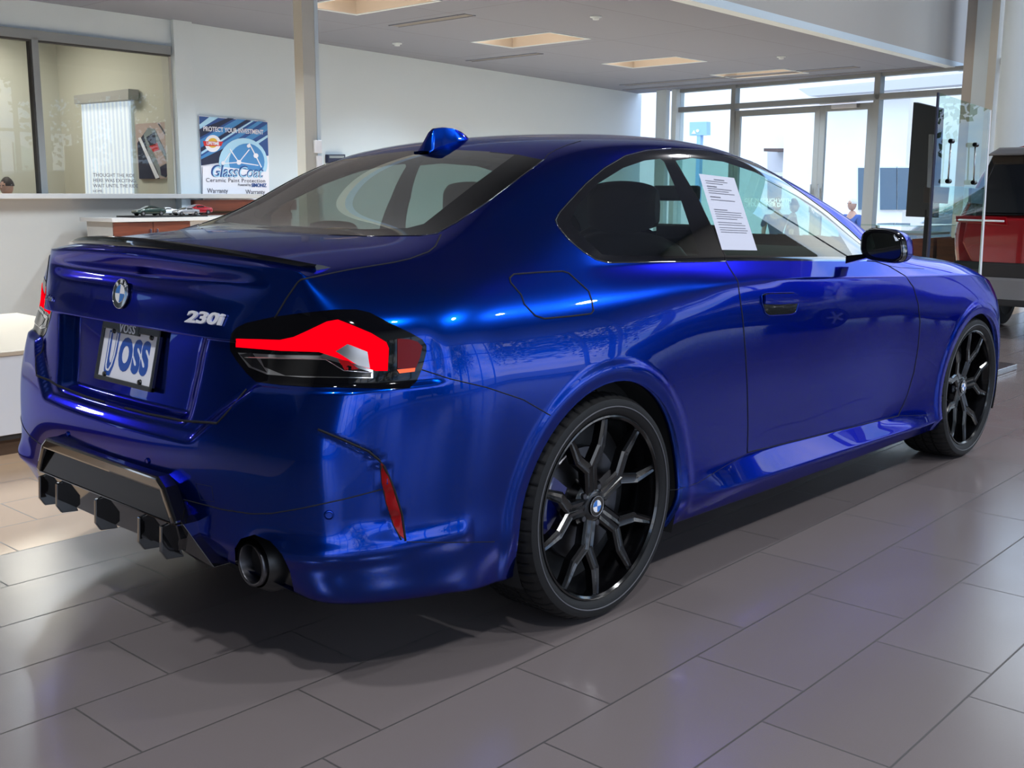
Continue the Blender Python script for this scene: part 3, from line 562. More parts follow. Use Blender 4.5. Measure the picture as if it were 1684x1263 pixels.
mo = empty('monitor', (0, 0, 0)); tag(mo, 'black upright monitor screen mounted beside the glass display stand', 'monitor')
MP = Plane(at_axis(1502, 168, 0, 6.35), at_axis(1541, 176, 0, 6.2))
MP.panel('screen_back', [(1502, 168), (1545, 178), (1536, 358), (1489, 356)], 'screen_black', 0, .045, mo, .004)
MP.panel('mount_plate', [(1527, 220), (1535, 220), (1532, 330), (1523, 328)], 'gloss_black', -.03, .03, mo, .004); MP.panel('cable_box', [(1519, 308), (1531, 309), (1530, 334), (1518, 333)], 'matte_black', -.04, .04, mo, .004)
mb = MB(); a = MP.hit(1527, 345, .02); mb.box(a[0]-.02, a[0]+.02, a[1]-.02, a[1]+.02, 0, a[2]); mb.build('post', 'matte_black', mo)
mb = MB(); mb.box(a[0]-.25, a[0]+.25, a[1]-.25, a[1]+.25, 0, .02); mb.build('foot', 'steel', mo, bevel=.004)
fp = at_axis(1648, 610, 2, 0); mb = MB(); mb.box(fp[0]-.45, fp[0]+.12, fp[1]-.06, fp[1]+.10, 0, .045); o = mb.build('foot', 'steel', st, bevel=.006)
# desks beyond the bonnet
for k, (x0, x1) in enumerate(((1500, 1535), (1541, 1570))):
    DP = Plane(at_axis(x0, 400, 0, 8.2), at_axis(x1, 400, 0, 8.2)); o = DP.panel('desk', [(x0, 393), (x1, 391), (x1, 470), (x0, 470)], 'cherry_wood', 0, .45); 
    bz = min(v.co.z for v in o.data.vertices)
    for v in o.data.vertices:
        if v.co.z < bz+.2: v.co.z = 0.0
    tag(o, ('cherry wood desk side seen past the left edge of the glass stand', 'cherry wood desk side seen through the glass stand')[k], 'desk')
al = empty('fire_alarm', (0, 0, 0)); tag(al, 'small red and white fire alarm beside the round column', 'fire alarm'); AP = Plane((10.55, 0, 0), (10.55, -1, 0))
q = EW
EW.panel('alarm_body', [(1626, 297), (1634, 297), (1634, 312), (1626, 312)], 'platform_side', -.20, .05, al, .004); EW.panel('alarm_face', [(1627, 298), (1633, 298), (1633, 304), (1627, 304)], 'poster_red', -.21, .02, al)
# ---- model cars on the cabinet
tray = cab_.wall('display_tray', cab_.t(cab_.hit(224, 360)), cab_.t(cab_.hit(345, 360)), ct+.0005, ct+.014, 'matte_black', .03, .30); tag(tray, 'flat black tray under the model cars on the white cabinet top', 'tray')
aw = math.atan2(L1.d[1], L1.d[0])
for nm, pm, u, v, dpt, rz, sc, kind in (('dark green', 'car_green', 245, 356, .12, math.pi, 1/15, 'sedan'), ('white', 'car_white', 272, 355, .33, math.pi*.97, 1/19, 'sedan'), ('red', 'suv_red', 322, 356, .24, math.pi, 1/14, 'sedan'), ('small silver', 'car_silver', 306, 359, .07, math.pi, 1/18, 'sedan')):
    p = cab_.hit(u, v, dpt); p[2] = ct+.0145
    soft_car('model_car', nm+' toy model car on the black tray on the cabinet', tuple(p), aw+rz, pm, kind, scale=sc, cat='model car', group='model cars on the cabinet', Lc=4.5, Hc=1.38)
# ------------------------------------------------------------------ outside
mb = MB(); mb.box(-60, 12.75, -70, -9.15, -.14, -.04); struct('ground_side', mb.build('g', 'asphalt'))
mb = MB(); mb.box(12.75, 90, -70, 60, -.74, -.62); struct('ground_end', mb.build('g', 'asphalt'))
BP = Plane((30, 20, 0), (28.5, 2, 0))
def bwall(name, u0, u1, v0, v1, m, off, th, par):
    return BP.panel(name, [(u0, v0), (u1, v0), (u1, v1), (u0, v1)], m, off, th, par, 0)
bd = empty('white_building', (0, 0, 0)); tag(bd, 'bright white commercial building with brown awnings across the lot', 'building')
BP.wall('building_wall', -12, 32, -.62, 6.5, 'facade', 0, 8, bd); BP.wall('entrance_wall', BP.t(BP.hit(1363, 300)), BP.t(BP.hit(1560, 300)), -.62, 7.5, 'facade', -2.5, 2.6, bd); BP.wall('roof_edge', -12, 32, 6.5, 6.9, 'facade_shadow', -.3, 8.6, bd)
bwall('awning', 1256, 1292, 244, 249, 'awning_brown', -.8, .8, bd); bwall('awning', 1302, 1341, 243, 249, 'awning_brown', -.8, .8, bd)
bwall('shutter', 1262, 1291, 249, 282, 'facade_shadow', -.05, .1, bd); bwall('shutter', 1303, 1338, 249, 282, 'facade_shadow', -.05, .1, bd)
bwall('window', 1301, 1340, 282, 345, 'facade_glass', -.06, .1, bd); bwall('window_bar', 1300, 1341, 293, 297, 'facade', -.12, .05, bd); bwall('window', 1262, 1290, 290, 345, 'facade_glass', -.06, .1, bd)
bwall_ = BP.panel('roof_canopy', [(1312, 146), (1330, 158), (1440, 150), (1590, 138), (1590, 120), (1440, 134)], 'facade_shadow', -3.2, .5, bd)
BE = Plane(BP.P-BP.n*2.55, BP.P-BP.n*2.55+BP.d)
for u0, u1 in ((1411, 1438), (1447, 1474), (1476, 1500)):
    fr_ = BE.panel('window_frame', [(u0-2, 273), (u1+2, 273), (u1+2, 345), (u0-2, 345)], 'platform_side', -.02, .1, bd); BE.panel('pane', [(u0, 276), (u1, 276), (u1, 345), (u0, 345)], 'facade_glass', -.06, .05, fr_)
sg = empty('pole_sign', (0, 0, 0)); tag(sg, 'pale blue square sign on a pole beyond the glass, left of the doors', 'sign'); SP = Plane((24, 18, 0), (24, 0, 0))
SP.panel('sign_board', [(1134, 201), (1162, 200), (1162, 222), (1134, 223)], 'sign_blue', 0, .2, sg); SP.panel('sign_mark', [(1137, 220), (1141, 214), (1144, 220)], 'sign_white', -.02, .02, sg); SP.panel('sign_mark', circ(1147, 215, 2.5, 2.5, n=10), 'sign_white', -.02, .02, sg); a_ = SP.t(SP.hit(1148, 230)); SP.wall('sign_pole', a_-.06, a_+.06, -.62, SP.hit(1148, 222)[2], 'sign_blue', .02, .15, sg)
soft_car('parked_car', 'light blue and white car parked outside beyond the glass doors', (15.8, 3.1, -.62), math.radians(100), 'car_lightblue', 'sedan')
soft_car('parked_car', 'dark grey car with its boot open outside, beyond the monitor', (18.5, 4.9, -.62), math.radians(95), 'car_dark', 'suv', Hc=1.7)
soft_car('parked_car', 'dark SUV parked outside the side windows, mirrored in the coupe door', (2.6, -12.2, -.04), math.radians(2), 'car_dark', 'suv', Hc=1.7)
soft_car('parked_car', 'white car parked outside the side windows, seen only in reflections', (-4.0, -12.5, -.04), math.radians(-4), 'car_white', 'sedan')
soft_car('display_car', 'dark crossover displayed inside the showroom, mirrored in the coupe door', (8.9, -5.0, 0), math.radians(176), 'car_dark', 'suv', Hc=1.62)
# dark shelf wing of a car beyond the bonnet
wg = empty('glass_table', (0, 0, 0)); tag(wg, 'low glass topped table behind the wing mirror of the coupe', 'table'); a = at_axis(1430, 368, 0, 7.6); b = at_axis(1540, 372, 0, 7.6)
mb = MB(); mb.box(7.4, 8.1, min(a[1], b[1]), max(a[1], b[1]), a[2]-.012, a[2]); mb.build('table_top', 'display_glass', wg, bevel=.002)
mb = MB(); mb.box(7.45, 8.05, min(a[1], b[1])+.05, max(a[1], b[1])-.05, a[2]-.09, a[2]-.07); mb.build('table_shelf', 'poster_steel', wg)
for yy in (min(a[1], b[1])+.08, max(a[1], b[1])-.08):
    mb = MB(); mb.tube([(7.6, yy, 0), (7.6, yy, a[2]-.012)], .02, 10); mb.build('leg', 'steel', wg, smooth=True)
def tree(loc, h, r, seed, label):
    e = empty('tree', loc); tag(e, label, 'tree', 'trees outside'); rng = random.Random(seed)
    mb = MB(); mb.tube([(0, 0, 0), (.1, .05, h*.35), (0, .1, h*.7)], [.22, .16, .07], 8); mb.build('trunk', 'bark', e, smooth=True)
    vs, fs = [], []
    for i in range(5200):
        a, b, q = rng.uniform(0, 6.28), rng.uniform(-1, 1), rng.uniform(.35, 1)**.5; rr = r*q*(1+.25*math.sin(a*3+b*4+seed)); k = math.sqrt(1-b*b)
        c = Vector((rr*k*math.cos(a), rr*k*math.sin(a), h*.68+b*rr*1.15)); s = rng.uniform(.06, .13); d1 = Vector((rng.uniform(-1, 1), rng.uniform(-1, 1), rng.uniform(-1, 1))).normalized()*s; d2 = d1.orthogonal().normalized()*s*.6
        n0 = len(vs); vs += [tuple(c-d1), tuple(c+d2), tuple(c+d1), tuple(c-d2)]; fs.append((n0, n0+1, n0+2, n0+3))
    mb = MB(); mb.add(vs, fs); mb.build('foliage', 'leaf', e)
tree((24.5, -1.0, -.62), 7.5, 2.3, 1, 'green tree outside seen through the glass stand')
tree((9, -17, -.04), 6.5, 2.4, 2, 'green tree outside the side windows'); tree((-3, -19, -.04), 7, 2.8, 3, 'green tree outside the side windows')
tree((17, -14, -.04), 7, 2.6, 4, 'green tree outside the side windows')
# ------------------------------------------------------------------ people
def person(loc, rz, label, shirt, legs, hair, pose='hips', h=1.76):
    e = empty('person', loc, rz); tag(e, label, 'person'); k = h/1.76
    def skinmesh(name, m, pts, edges, rad, root=0):
        me = bpy.data.meshes.new(name); me.from_pydata([tuple(c*k for c in p) for p in pts], edges, []); o = bpy.data.objects.new(name, me); C.objects.link(o); o.parent = e; me.materials.append(M[m])
        o.modifiers.new('skin', 'SKIN'); s = o.modifiers.new('sub', 'SUBSURF'); s.levels = 2; s.render_levels = 2
        sv = me.skin_vertices[0].data
        for i, r in enumerate(rad): sv[i].radius = (r*k, r*k) if not isinstance(r, tuple) else (r[0]*k, r[1]*k); sv[i].use_root = i == root
        return o
    arm = lambda s: ([(0, s*.19, 1.43), (-.02, s*.27, 1.18), (.10, s*.17, 1.02)] if pose == 'hips' else [(0, s*.19, 1.43), (.02, s*.23, 1.15), (.12, s*.20, .92)])
    pts = [(0, 0, .96), (0, 0, 1.15), (0, 0, 1.36), (0, 0, 1.50), (.01, 0, 1.56)]; edges = [(0, 1), (1, 2), (2, 3), (3, 4)]; rad = [(.14, .11), (.13, .10), (.15, .11), (.06, .06), (.055, .055)]
    for s in (1, -1):
        b = len(pts); a_ = arm(s); pts += a_+[(a_[2][0]+.05, a_[2][1], a_[2][2]-.05)]; edges += [(2, b), (b, b+1), (b+1, b+2), (b+2, b+3)]; rad += [.052, .042, .028, .034]
        b = len(pts); pts += [(0, s*.09, .90), (.01, s*.10, .50), (-.01, s*.10, .08), (.12, s*.11, .03)]; edges += [(0, b), (b, b+1), (b+1, b+2), (b+2, b+3)]; rad += [.085, .058, .042, .035]
    body = skinmesh('body', 'skin', pts, edges, rad)
    mb = MB(); prof = []
    for i in range(13):
        t = i/12; z = 1.55+.24*t; r = math.sin(math.pi*min(1, max(.06, t*.93+.06)))**.6*.082; prof.append((r if 0 < i < 12 else .01, z))
    mb.T = Matrix.Scale(k, 4) @ Matrix.Translation((.02, 0, 0)); mb.lathe(prof, 20, 'z'); mb.build('head', 'skin', e, smooth=True)
    mb = MB(); mb.T = Matrix.Scale(k, 4) @ Matrix.Translation((.008, 0, 0)); mb.lathe([(r+.008, z+.008) for r, z in prof[6:]], 20, 'z'); mb.build('hair', hair, e, smooth=True)
    for s in (1, -1):
        mb = MB(); mb.cbox((.098*k, s*.03*k, 1.685*k), (.01*k, .02*k, .01*k)); mb.build('eye', 'hair_dark', e)
    mb = MB(); mb.add([(.09*k, -.012*k, 1.655*k), (.09*k, .012*k, 1.655*k), (.122*k, 0, 1.655*k), (.097*k, 0, 1.70*k)], [(0, 1, 2), (0, 2, 3), (1, 3, 2), (0, 3, 1)]); mb.build('nose', 'skin', e)
    skinmesh('shirt', shirt, [(0, 0, .98), (0, 0, 1.16), (0, 0, 1.37), (0, 0, 1.49)]+[q for s in (1, -1) for q in ((0, s*.19, 1.43), (arm(s)[1][0]*.8, s*.25, 1.24))], [(0, 1), (1, 2), (2, 3), (2, 4), (4, 5), (2, 6), (6, 7)], [(.155, .125), (.15, .12), (.165, .125), .075, .066, .058, .066, .058])
    skinmesh('trousers', legs, [(0, 0, .97), (0, .09, .88), (.01, .10, .50), (-.01, .10, .10), (0, -.09, .88), (.01, -.10, .50), (-.01, -.10, .10)], [(0, 1), (1, 2), (2, 3), (0, 4), (4, 5), (5, 6)], [(.15, .12), .098, .072, .058, .098, .072, .058])
    return e
def stand(u, v_head, dist_x):
    p = at_axis(u, v_head, 0, dist_x); return p
p = at_axis(1402, 347, 0, 16.6); person((16.6, p[1], -.62), math.radians(160), 'white haired person in a blue shirt outside beyond the glass doors', 'shirt_blue', 'trousers', 'hair_white', 'down', 1.74)
p = at_axis(1304, 345, 0, 14.6); person((14.6, p[1], -.62), math.radians(-60), 'person in a navy shirt with hands on hips seen through the coupe windows', 'shirt_navy', 'khaki', 'hair_dark', 'hips', 1.72)
p = at_axis(1278, 345, 0, 15.4); person((15.4, p[1], -.62), math.radians(30), 'second person in a dark shirt partly hidden, seen through the coupe windows', 'shirt_navy', 'trousers', 'hair_dark', 'down', 1.74)
p = L1.hit(13, 310, 1.2); person((p[0], p[1], 0), math.radians(200), 'person behind the office window with only dark hair above the ledge', 'shirt_navy', 'trousers', 'hair_dark', 'down', 1.32)
wall_text(EW, 'glass_lettering', 'GET IN TOUCH WITH', .085, (1262, 330), 'sign_white', -.06, ew, ext=.001, bold=.002); wall_text(EW, 'glass_lettering', 'YOUR INNER DRIVE', .085, (1264, 337), 'sign_white', -.06, ew, ext=.001, bold=.002)
# ------------------------------------------------------------------ the blue coupe: body surface
# cross-sections of the right half, (y, z) from sill to roof centre, x forward, rear axle at x = 0
SEC = [
 (-.60, [(-.80,.22),(-.875,.232),(-.905,.345),(-.906,.43),(-.912,.52),(-.917,.62),(-.918,.70),(-.911,.79),(-.892,.88),(-.852,.95),(-.795,1.0),(-.715,1.037),(-.63,1.065),(-.42,1.095),(-.2,1.107),(0,1.11)]),
 (-.40, [(-.79,.20),(-.865,.215),(-.90,.32),(-.905,.41),(-.912,.51),(-.918,.61),(-.920,.71),(-.912,.80),(-.888,.89),(-.842,.97),(-.785,1.025),(-.70,1.068),(-.615,1.098),(-.42,1.112),(-.2,1.117),(0,1.118)]),
 (-.20, [(-.79,.19),(-.87,.20),(-.908,.30),(-.912,.40),(-.916,.50),(-.920,.60),(-.922,.70),(-.913,.80),(-.885,.90),(-.828,.99),(-.762,1.065),(-.665,1.13),(-.588,1.165),(-.42,1.185),(-.2,1.197),(0,1.20)]),
 (0.00, [(-.79,.18),(-.87,.20),(-.912,.30),(-.915,.40),(-.917,.50),(-.920,.60),(-.922,.70),(-.912,.805),(-.883,.910),(-.816,1.012),(-.745,1.125),(-.648,1.215),(-.573,1.262),(-.41,1.285),(-.2,1.297),(0,1.30)]),
 (0.20, [(-.79,.175),(-.87,.195),(-.910,.29),(-.912,.38),(-.913,.49),(-.915,.60),(-.916,.70),(-.907,.81),(-.881,.918),(-.809,1.015),(-.738,1.155),(-.635,1.282),(-.562,1.333),(-.4,1.358),(-.2,1.371),(0,1.375)]),
 (0.45, [(-.78,.17),(-.867,.19),(-.907,.27),(-.900,.35),(-.895,.46),(-.900,.60),(-.903,.70),(-.900,.815),(-.880,.928),(-.808,1.012),(-.733,1.17),(-.630,1.328),(-.556,1.378),(-.39,1.402),(-.2,1.413),(0,1.417)]),
 (0.90, [(-.78,.165),(-.865,.185),(-.908,.255),(-.872,.345),(-.878,.45),(-.891,.59),(-.897,.70),(-.894,.82),(-.877,.933),(-.805,1.003),(-.730,1.165),(-.628,1.322),(-.553,1.385),(-.39,1.417),(-.2,1.431),(0,1.435)]),
 (1.25, [(-.78,.165),(-.865,.183),(-.906,.25),(-.868,.33),(-.876,.44),(-.890,.58),(-.895,.70),(-.892,.81),(-.875,.921),(-.803,.988),(-.733,1.12),(-.643,1.265),(-.563,1.343),(-.4,1.382),(-.2,1.400),(0,1.405)]),
 (1.60, [(-.78,.165),(-.865,.18),(-.905,.245),(-.866,.32),(-.874,.43),(-.888,.57),(-.894,.69),(-.890,.80),(-.873,.905),(-.801,.970),(-.738,1.065),(-.663,1.175),(-.592,1.245),(-.41,1.288),(-.2,1.305),(0,1.31)]),
 (1.95, [(-.78,.165),(-.865,.18),(-.905,.24),(-.870,.31),(-.873,.42),(-.886,.56),(-.893,.68),(-.889,.79),(-.872,.889),(-.800,.952),(-.750,1.005),(-.685,1.075),(-.622,1.123),(-.42,1.162),(-.2,1.178),(0,1.182)]),
 (2.25, [(-.78,.165),(-.868,.18),(-.905,.23),(-.892,.31),(-.890,.42),(-.900,.57),(-.902,.68),(-.892,.78),(-.869,.877),(-.800,.932),(-.75,.957),(-.69,.985),(-.62,1.005),(-.41,1.03),(-.2,1.045),(0,1.05)]),
 (2.50, [(-.78,.165),(-.868,.18),(-.905,.24),(-.905,.32),(-.908,.44),(-.910,.58),(-.908,.68),(-.897,.775),(-.867,.868),(-.800,.913),(-.75,.933),(-.69,.945),(-.60,.953),(-.4,.965),(-.2,.98),(0,.985)]),
 (2.75, [(-.78,.165),(-.868,.18),(-.905,.24),(-.910,.32),(-.912,.44),(-.914,.57),(-.912,.67),(-.901,.765),(-.864,.853),(-.798,.892),(-.75,.910),(-.68,.922),(-.58,.928),(-.4,.94),(-.2,.958),(0,.965)]),
 (3.00, [(-.78,.165),(-.865,.18),(-.898,.24),(-.904,.32),(-.906,.43),(-.905,.55),(-.900,.65),(-.882,.74),(-.842,.82),(-.782,.855),(-.735,.872),(-.67,.886),(-.57,.895),(-.4,.91),(-.2,.928),(0,.933)]),
 (3.20, [(-.74,.17),(-.80,.19),(-.835,.25),(-.84,.32),(-.843,.43),(-.84,.55),(-.832,.64),(-.812,.71),(-.778,.765),(-.73,.80),(-.69,.82),(-.63,.838),(-.54,.85),(-.4,.868),(-.2,.885),(0,.89)]),
]
SX = [s[0] for s in SEC]
STN = [[(x, y, z) for (y, z) in row] for x, row in SEC]
REAR_CORNER = [(-.82,-.72,.24),(-.86,-.79,.255),(-.895,-.822,.375),(-.892,-.828,.44),(-.890,-.832,.52),(-.885,-.834,.62),(-.873,-.834,.70),(-.858,-.832,.785),(-.836,-.815,.87),(-.825,-.778,.935),(-.82,-.73,.985),(-.82,-.68,1.015),
               (-.832,-.635,1.036),(-.880,-.45,1.064),(-.920,-.22,1.081),(-.932,0,1.086)]
FRONT_CORNER = [(3.28,-.62,.17),(3.31,-.66,.19),(3.36,-.69,.25),(3.36,-.69,.32),(3.36,-.69,.43),(3.36,-.69,.53),(3.36,-.69,.60),(3.35,-.675,.66),(3.33,-.655,.71),(3.32,-.63,.745),(3.31,-.61,.77),(3.30,-.585,.79),
                (3.31,-.53,.805),(3.35,-.4,.815),(3.38,-.2,.825),(3.39,0,.83)]
ZR = [.26,.275,.375,.44,.525,.615,.70,.785,.87,.94,1.0,1.04]
def face(cols, zs): return [[(x, y, z) for x, z in zip(xs, zs)] for y, xs in cols]
RCOL = face([(-.67,[-.88,-.920,-.975,-.974,-.972,-.966,-.950,-.922,-.890,-.878,-.868,-.860]),
             (-.49,[-.92,-.955,-1.0,-1.003,-1.010,-1.010,-.995,-.980,-.968,-.945,-.932,-.922]),
             (-.25,[-.93,-.965,-1.012,-1.018,-1.036,-1.036,-1.016,-1.0,-.982,-.962,-.955,-.958]),
             (0.0, [-.93,-.97,-1.018,-1.024,-1.042,-1.043,-1.022,-1.005,-.985,-.967,-.960,-.965])], ZR)
for c_ in (1, 2, 3):
    RCOL[c_][0] = (RCOL[c_][0][0], RCOL[c_][0][1], .285); RCOL[c_][1] = (RCOL[c_][1][0], RCOL[c_][1][1], .305)
RCOL[0] = [(x, y+.03*max(0, (z-.75)/.3), z) for (x, y, z) in RCOL[0]]
ZF = [.17,.19,.25,.32,.43,.52,.60,.66,.71,.745,.77,.79]
FCOL = face([(-.52,[3.34,3.38,3.44,3.46,3.46,3.46,3.45,3.43,3.41,3.39,3.37,3.35]),
             (-.40,[3.36,3.40,3.48,3.50,3.50,3.50,3.49,3.47,3.45,3.43,3.41,3.39]),
             (-.20,[3.38,3.42,3.52,3.54,3.54,3.54,3.53,3.51,3.49,3.46,3.44,3.42]),
             (0.0, [3.39,3.43,3.53,3.55,3.55,3.55,3.54,3.52,3.50,3.47,3.45,3.43])], ZF)
V = []; F = []; vid = {}
def vput(key, p): vid[key] = len(V); V.append(p)
allst = [REAR_CORNER]+STN+[FRONT_CORNER]
for i, st in enumerate(allst):
    for j, p in enumerate(st): vput(('s', i, j), p)
nS = len(allst)
for i in range(nS-1):
    for j in range(15): F.append((vid['s', i, j], vid['s', i+1, j], vid['s', i+1, j+1], vid['s', i, j+1]))
for nm, cols, si in (('r', RCOL, 0), ('f', FCOL, nS-1)):
    for c in range(4):
        for j in range(12): vput((nm, c, j), cols[c][j])
        vid[nm, c, 12] = vid['s', si, 12+c]
    for j in range(13): vid[nm, -1, j] = vid['s', si, j] if j < 12 else None
    for c in range(0, 4):
        for j in range(12):
            q = [vid[nm, c-1, j], vid[nm, c, j], vid[nm, c, j+1], vid[nm, c-1, j+1]]
            if c == 0 and j == 11: q = [vid[nm, -1, 11], vid[nm, 0, 11], vid['s', si, 12]]
            F.append(tuple(q) if nm == 'f' else tuple(q[::-1]))
# mirror the cage so the centre line stays smooth
nv = len(V); mir = list(range(nv))
for i in range(nv):
    if abs(V[i][1]) > 1e-9: mir[i] = len(V); V.append((V[i][0], -V[i][1], V[i][2]))
F2 = F+[tuple(mir[i] for i in f)[::-1] for f in F]
def crease_of(a, b):
    ka, kb = inv.get(a), inv.get(b)
    if not ka or not kb: return 0
    if ka[0] == 's' and kb[0] == 's' and ka[2] == kb[2]:
        j = ka[2]; x = (V[a][0]+V[b][0])/2
        if j == 9 and .0 < x < 2.0: return .9
        if j == 8 and x > .5: return .75 if x > .8 else .4
        if j == 2 and x > .5: return .6
        if j == 3 and .6 < x < 2.1: return .8
        if j == 1: return .6
        if j == 12 and 2.2 < x: return .15
    if ka[0] in 'r' or kb[0] in 'r':
        if ka[-1] == kb[-1] and ka[-1] == 2: return .55
        if ka[-1] == kb[-1] and ka[-1] == 11: return .35
    return 0
inv = {v: k for k, v in vid.items() if v is not None}
def subdivided(cage, lv, limit):
    me = bpy.data.meshes.new('cage'); me.from_pydata(cage, [], F2)
    bm = bmesh.new(); bm.from_mesh(me); cl = bm.edges.layers.float.new('crease_edge')
    im = {mir[i]: i for i in range(nv)}
    for e in bm.edges:
        a, b = e.verts[0].index, e.verts[1].index; a = im.get(a, a); b = im.get(b, b)
        e[cl] = crease_of(a, b)
    bm.to_mesh(me); bm.free()
    o = bpy.data.objects.new('cage', me); C.objects.link(o); md = o.modifiers.new('s', 'SUBSURF'); md.levels = lv; md.use_limit_surface = limit; md.quality = 5
    dg = bpy.context.evaluated_depsgraph_get(); r = bpy.data.meshes.new_from_object(o.evaluated_get(dg))
    n = len(r.vertices); co = np.empty(n*3); r.vertices.foreach_get('co', co); co = co.reshape(-1, 3)
    fs = [tuple(p.vertices) for p in r.polygons] if lv > 1 else None
    bpy.data.objects.remove(o); bpy.data.meshes.remove(me); bpy.data.meshes.remove(r)
    return co, fs
target = np.array(V, float); cage = target.copy()
for it in range(2):
    co, _ = subdivided(cage.tolist(), 1, True); cage += (target-co[:len(cage)])*.8
BODY_CO, BODY_F = subdivided(cage.tolist(), 4, True)
# ------------------------------------------------------------------ shaping details, then cutting the skin into panels
def ss(t): t = min(1.0, max(0.0, t)); return t*t*(3-2*t)
half_ok = BODY_CO[:, 1] <= 1e-5
bm = bmesh.new(); vmap = {}
for f in BODY_F:
    if all(half_ok[i] for i in f):
        for i in f:
            if i not in vmap: vmap[i] = bm.verts.new(BODY_CO[i])
        bm.faces.new([vmap[i] for i in f])
for v in bm.verts:
    if abs(v.co.y) < 1e-4: v.co.y = 0
def plane_cut(faces, co, no):
    es = {e for f in faces for e in f.edges}; vs = {v for f in faces for v in f.verts}
    return bmesh.ops.bisect_plane(bm, geom=list(faces)+list(es)+list(vs), plane_co=co, plane_no=no, dist=1e-5)['geom']
ZC = .870
for z in (ZC, ZC-.006):
    plane_cut([f for f in bm.faces if f.calc_center_median().x < -.85 and abs(f.calc_center_median().z-z) < .03], (0, 0, z), (0, 0, 1))
def crest_z(y):
    y = abs(y); return .612 if y < .40 else (.612+(y-.40)/.19*.148 if y < .59 else .760+.012*min(1, (y-.59)/.3))
def rear_in(p):
    x, y, z = p; a = abs(y)
    if x > -.55: return 0
    d = 0
    fade = 1-ss((a-.50)/.12)
    under = ss((ZC-z)/.006)*ss((z-crest_z(y)+.004)/.030)
    d += .020*under*fade
    w = .335+.04*(z-.65)/.22
    pocket = ss((ZC-z)/.006)*ss((z-.640)/.03)*(1-ss((a-w+.035)/.07))
    d += .036*pocket
    if a > .50: d += .014*ss((z-crest_z(y))/.014)*(1-ss((z-.84)/.1))*ss((a-.50)/.08)*ss((-.62-x)/.05)
    # soft hollow between the trunk lip and the badge panel
    d += .020*math.exp(-((z-1.000)/.022)**2)*(1-ss((a-.44)/.16))
    # the lower edge of the bumper stands out above its tuck
    if a > .56: d -= .014*math.exp(-((z-.392)/.030)**2)*ss((a-.56)/.15)
    return d
slot = [(500, 696), (523, 706), (566, 725), (606, 743), (624, 757), (634, 782), (643, 820), (655, 862), (664, 892)]
def slot_in(u, v):
    "depth of the corner panel beside the reflector slot"
    if v < 690 or v > 893: return 0
    best = 1e9; side = 0
    for (a, b), (c, d) in zip(slot, slot[1:]):
        t = max(0, min(1, ((u-a)*(c-a)+(v-b)*(d-b))/((c-a)**2+(d-b)**2))); px, py = a+t*(c-a), b+t*(d-b); q = math.hypot(u-px, v-py)
        if q < best: best = q; side = (c-a)*(v-b)-(d-b)*(u-a); tt = t
    if u >= np.interp(v, [p[1] for p in slot], [p[0] for p in slot]): return 0
    edge = ss((u-500)/90)*ss((893-v)/40)
    return .014*edge*ss(best/5)*(1-ss((best-6)/150))
for v in bm.verts:
    p = v.co; d = rear_in(p)
    n = Vector((1, 0, 0))
    if abs(p.y) > .6: n = Vector((1, .9*ss((abs(p.y)-.6)/.2), 0)).normalized()
    v.co = p+n*d
pj = {}
for v in bm.verts:
    if -1.1 < v.co.x < -.6 and v.co.y < -.5 and .3 < v.co.z < .8:
        u, w = project(v.co)[0]; d = slot_in(u, w)
        if d: v.co += Vector((.6, .8, 0))*d
    # wheel arch lips: a flat band round each opening
    for cx, r0 in ((0.0, .372), (2.741, .350)):
        r = math.hypot(v.co.x-cx, v.co.z-.33)
        if v.co.y < -.7 and r < r0+.09:
            v.co.y += -.006*(1-ss((r-r0-.040)/.026))+.004*(1-ss((r-r0)/.03))
bm.normal_update(); NL = bm.verts.layers.float_vector.new('nrm')
for v in bm.verts:
    n = v.normal.copy()
    if v.co.y > -1e-5: n.y = 0; n.normalize()
    v[NL] = n
# outward check
if sum((v.normal.dot(v.co-Vector((1.2, 0, .6))) > 0) for v in list(bm.verts)[::50]) < len(list(bm.verts)[::50])/2:
    for v in bm.verts: v[NL] = -Vector(v[NL])
    bmesh.ops.reverse_faces(bm, faces=bm.faces)
bm.normal_update()
TV = [v.co.copy() for v in bm.verts]; TN = [Vector(v[NL]).normalized() for v in bm.verts]
for i, v in enumerate(bm.verts): v.index = i
TF = [[v.index for v in f.verts] for f in bm.faces]; BVH = BVHTree.FromPolygons(TV, TF)
# arches
ARCH = ((0.0, .33, .372, -.62), (2.741, .33, .350, -.62))
for cx, cz, R, _ in ARCH:
    K = 56
    for k in range(K):
        a0, a1 = 2*math.pi*k/K, 2*math.pi*(k+1)/K
        P, Q = Vector((cx+R*math.cos(a0), 0, cz+R*math.sin(a0))), Vector((cx+R*math.cos(a1), 0, cz+R*math.sin(a1)))
        if max(P.z, Q.z) < .12: continue
        mid = (P+Q)/2; fs = []
        for f in bm.faces:
            c = f.verts[0].co
            if abs(c.x-mid.x) < .05 and abs(c.z-mid.z) < .05 and c.y < -.5: fs.append(f)
        if fs: plane_cut(fs, P, (Q-P).cross(Vector((0, 1, 0))).normalized())
    kill = [f for f in bm.faces if f.calc_center_median().y < -.6 and math.hypot(f.calc_center_median().x-cx, f.calc_center_median().z-cz) < R*.9999-.0004]
    bmesh.ops.delete(bm, geom=kill, context='FACES')
    be = [e for e in bm.edges if e.is_boundary and all(abs(math.hypot(v.co.x-cx, v.co.z-cz)-R) < .004 and v.co.y < -.6 for v in e.verts)]
    r = bmesh.ops.extrude_edge_only(bm, edges=be)['geom']
    for v in [g for g in r if isinstance(g, bmesh.types.BMVert)]:
        v.co.y += .028; q = Vector((cx-v.co.x, 0, cz-v.co.z)).normalized(); v[NL] = q
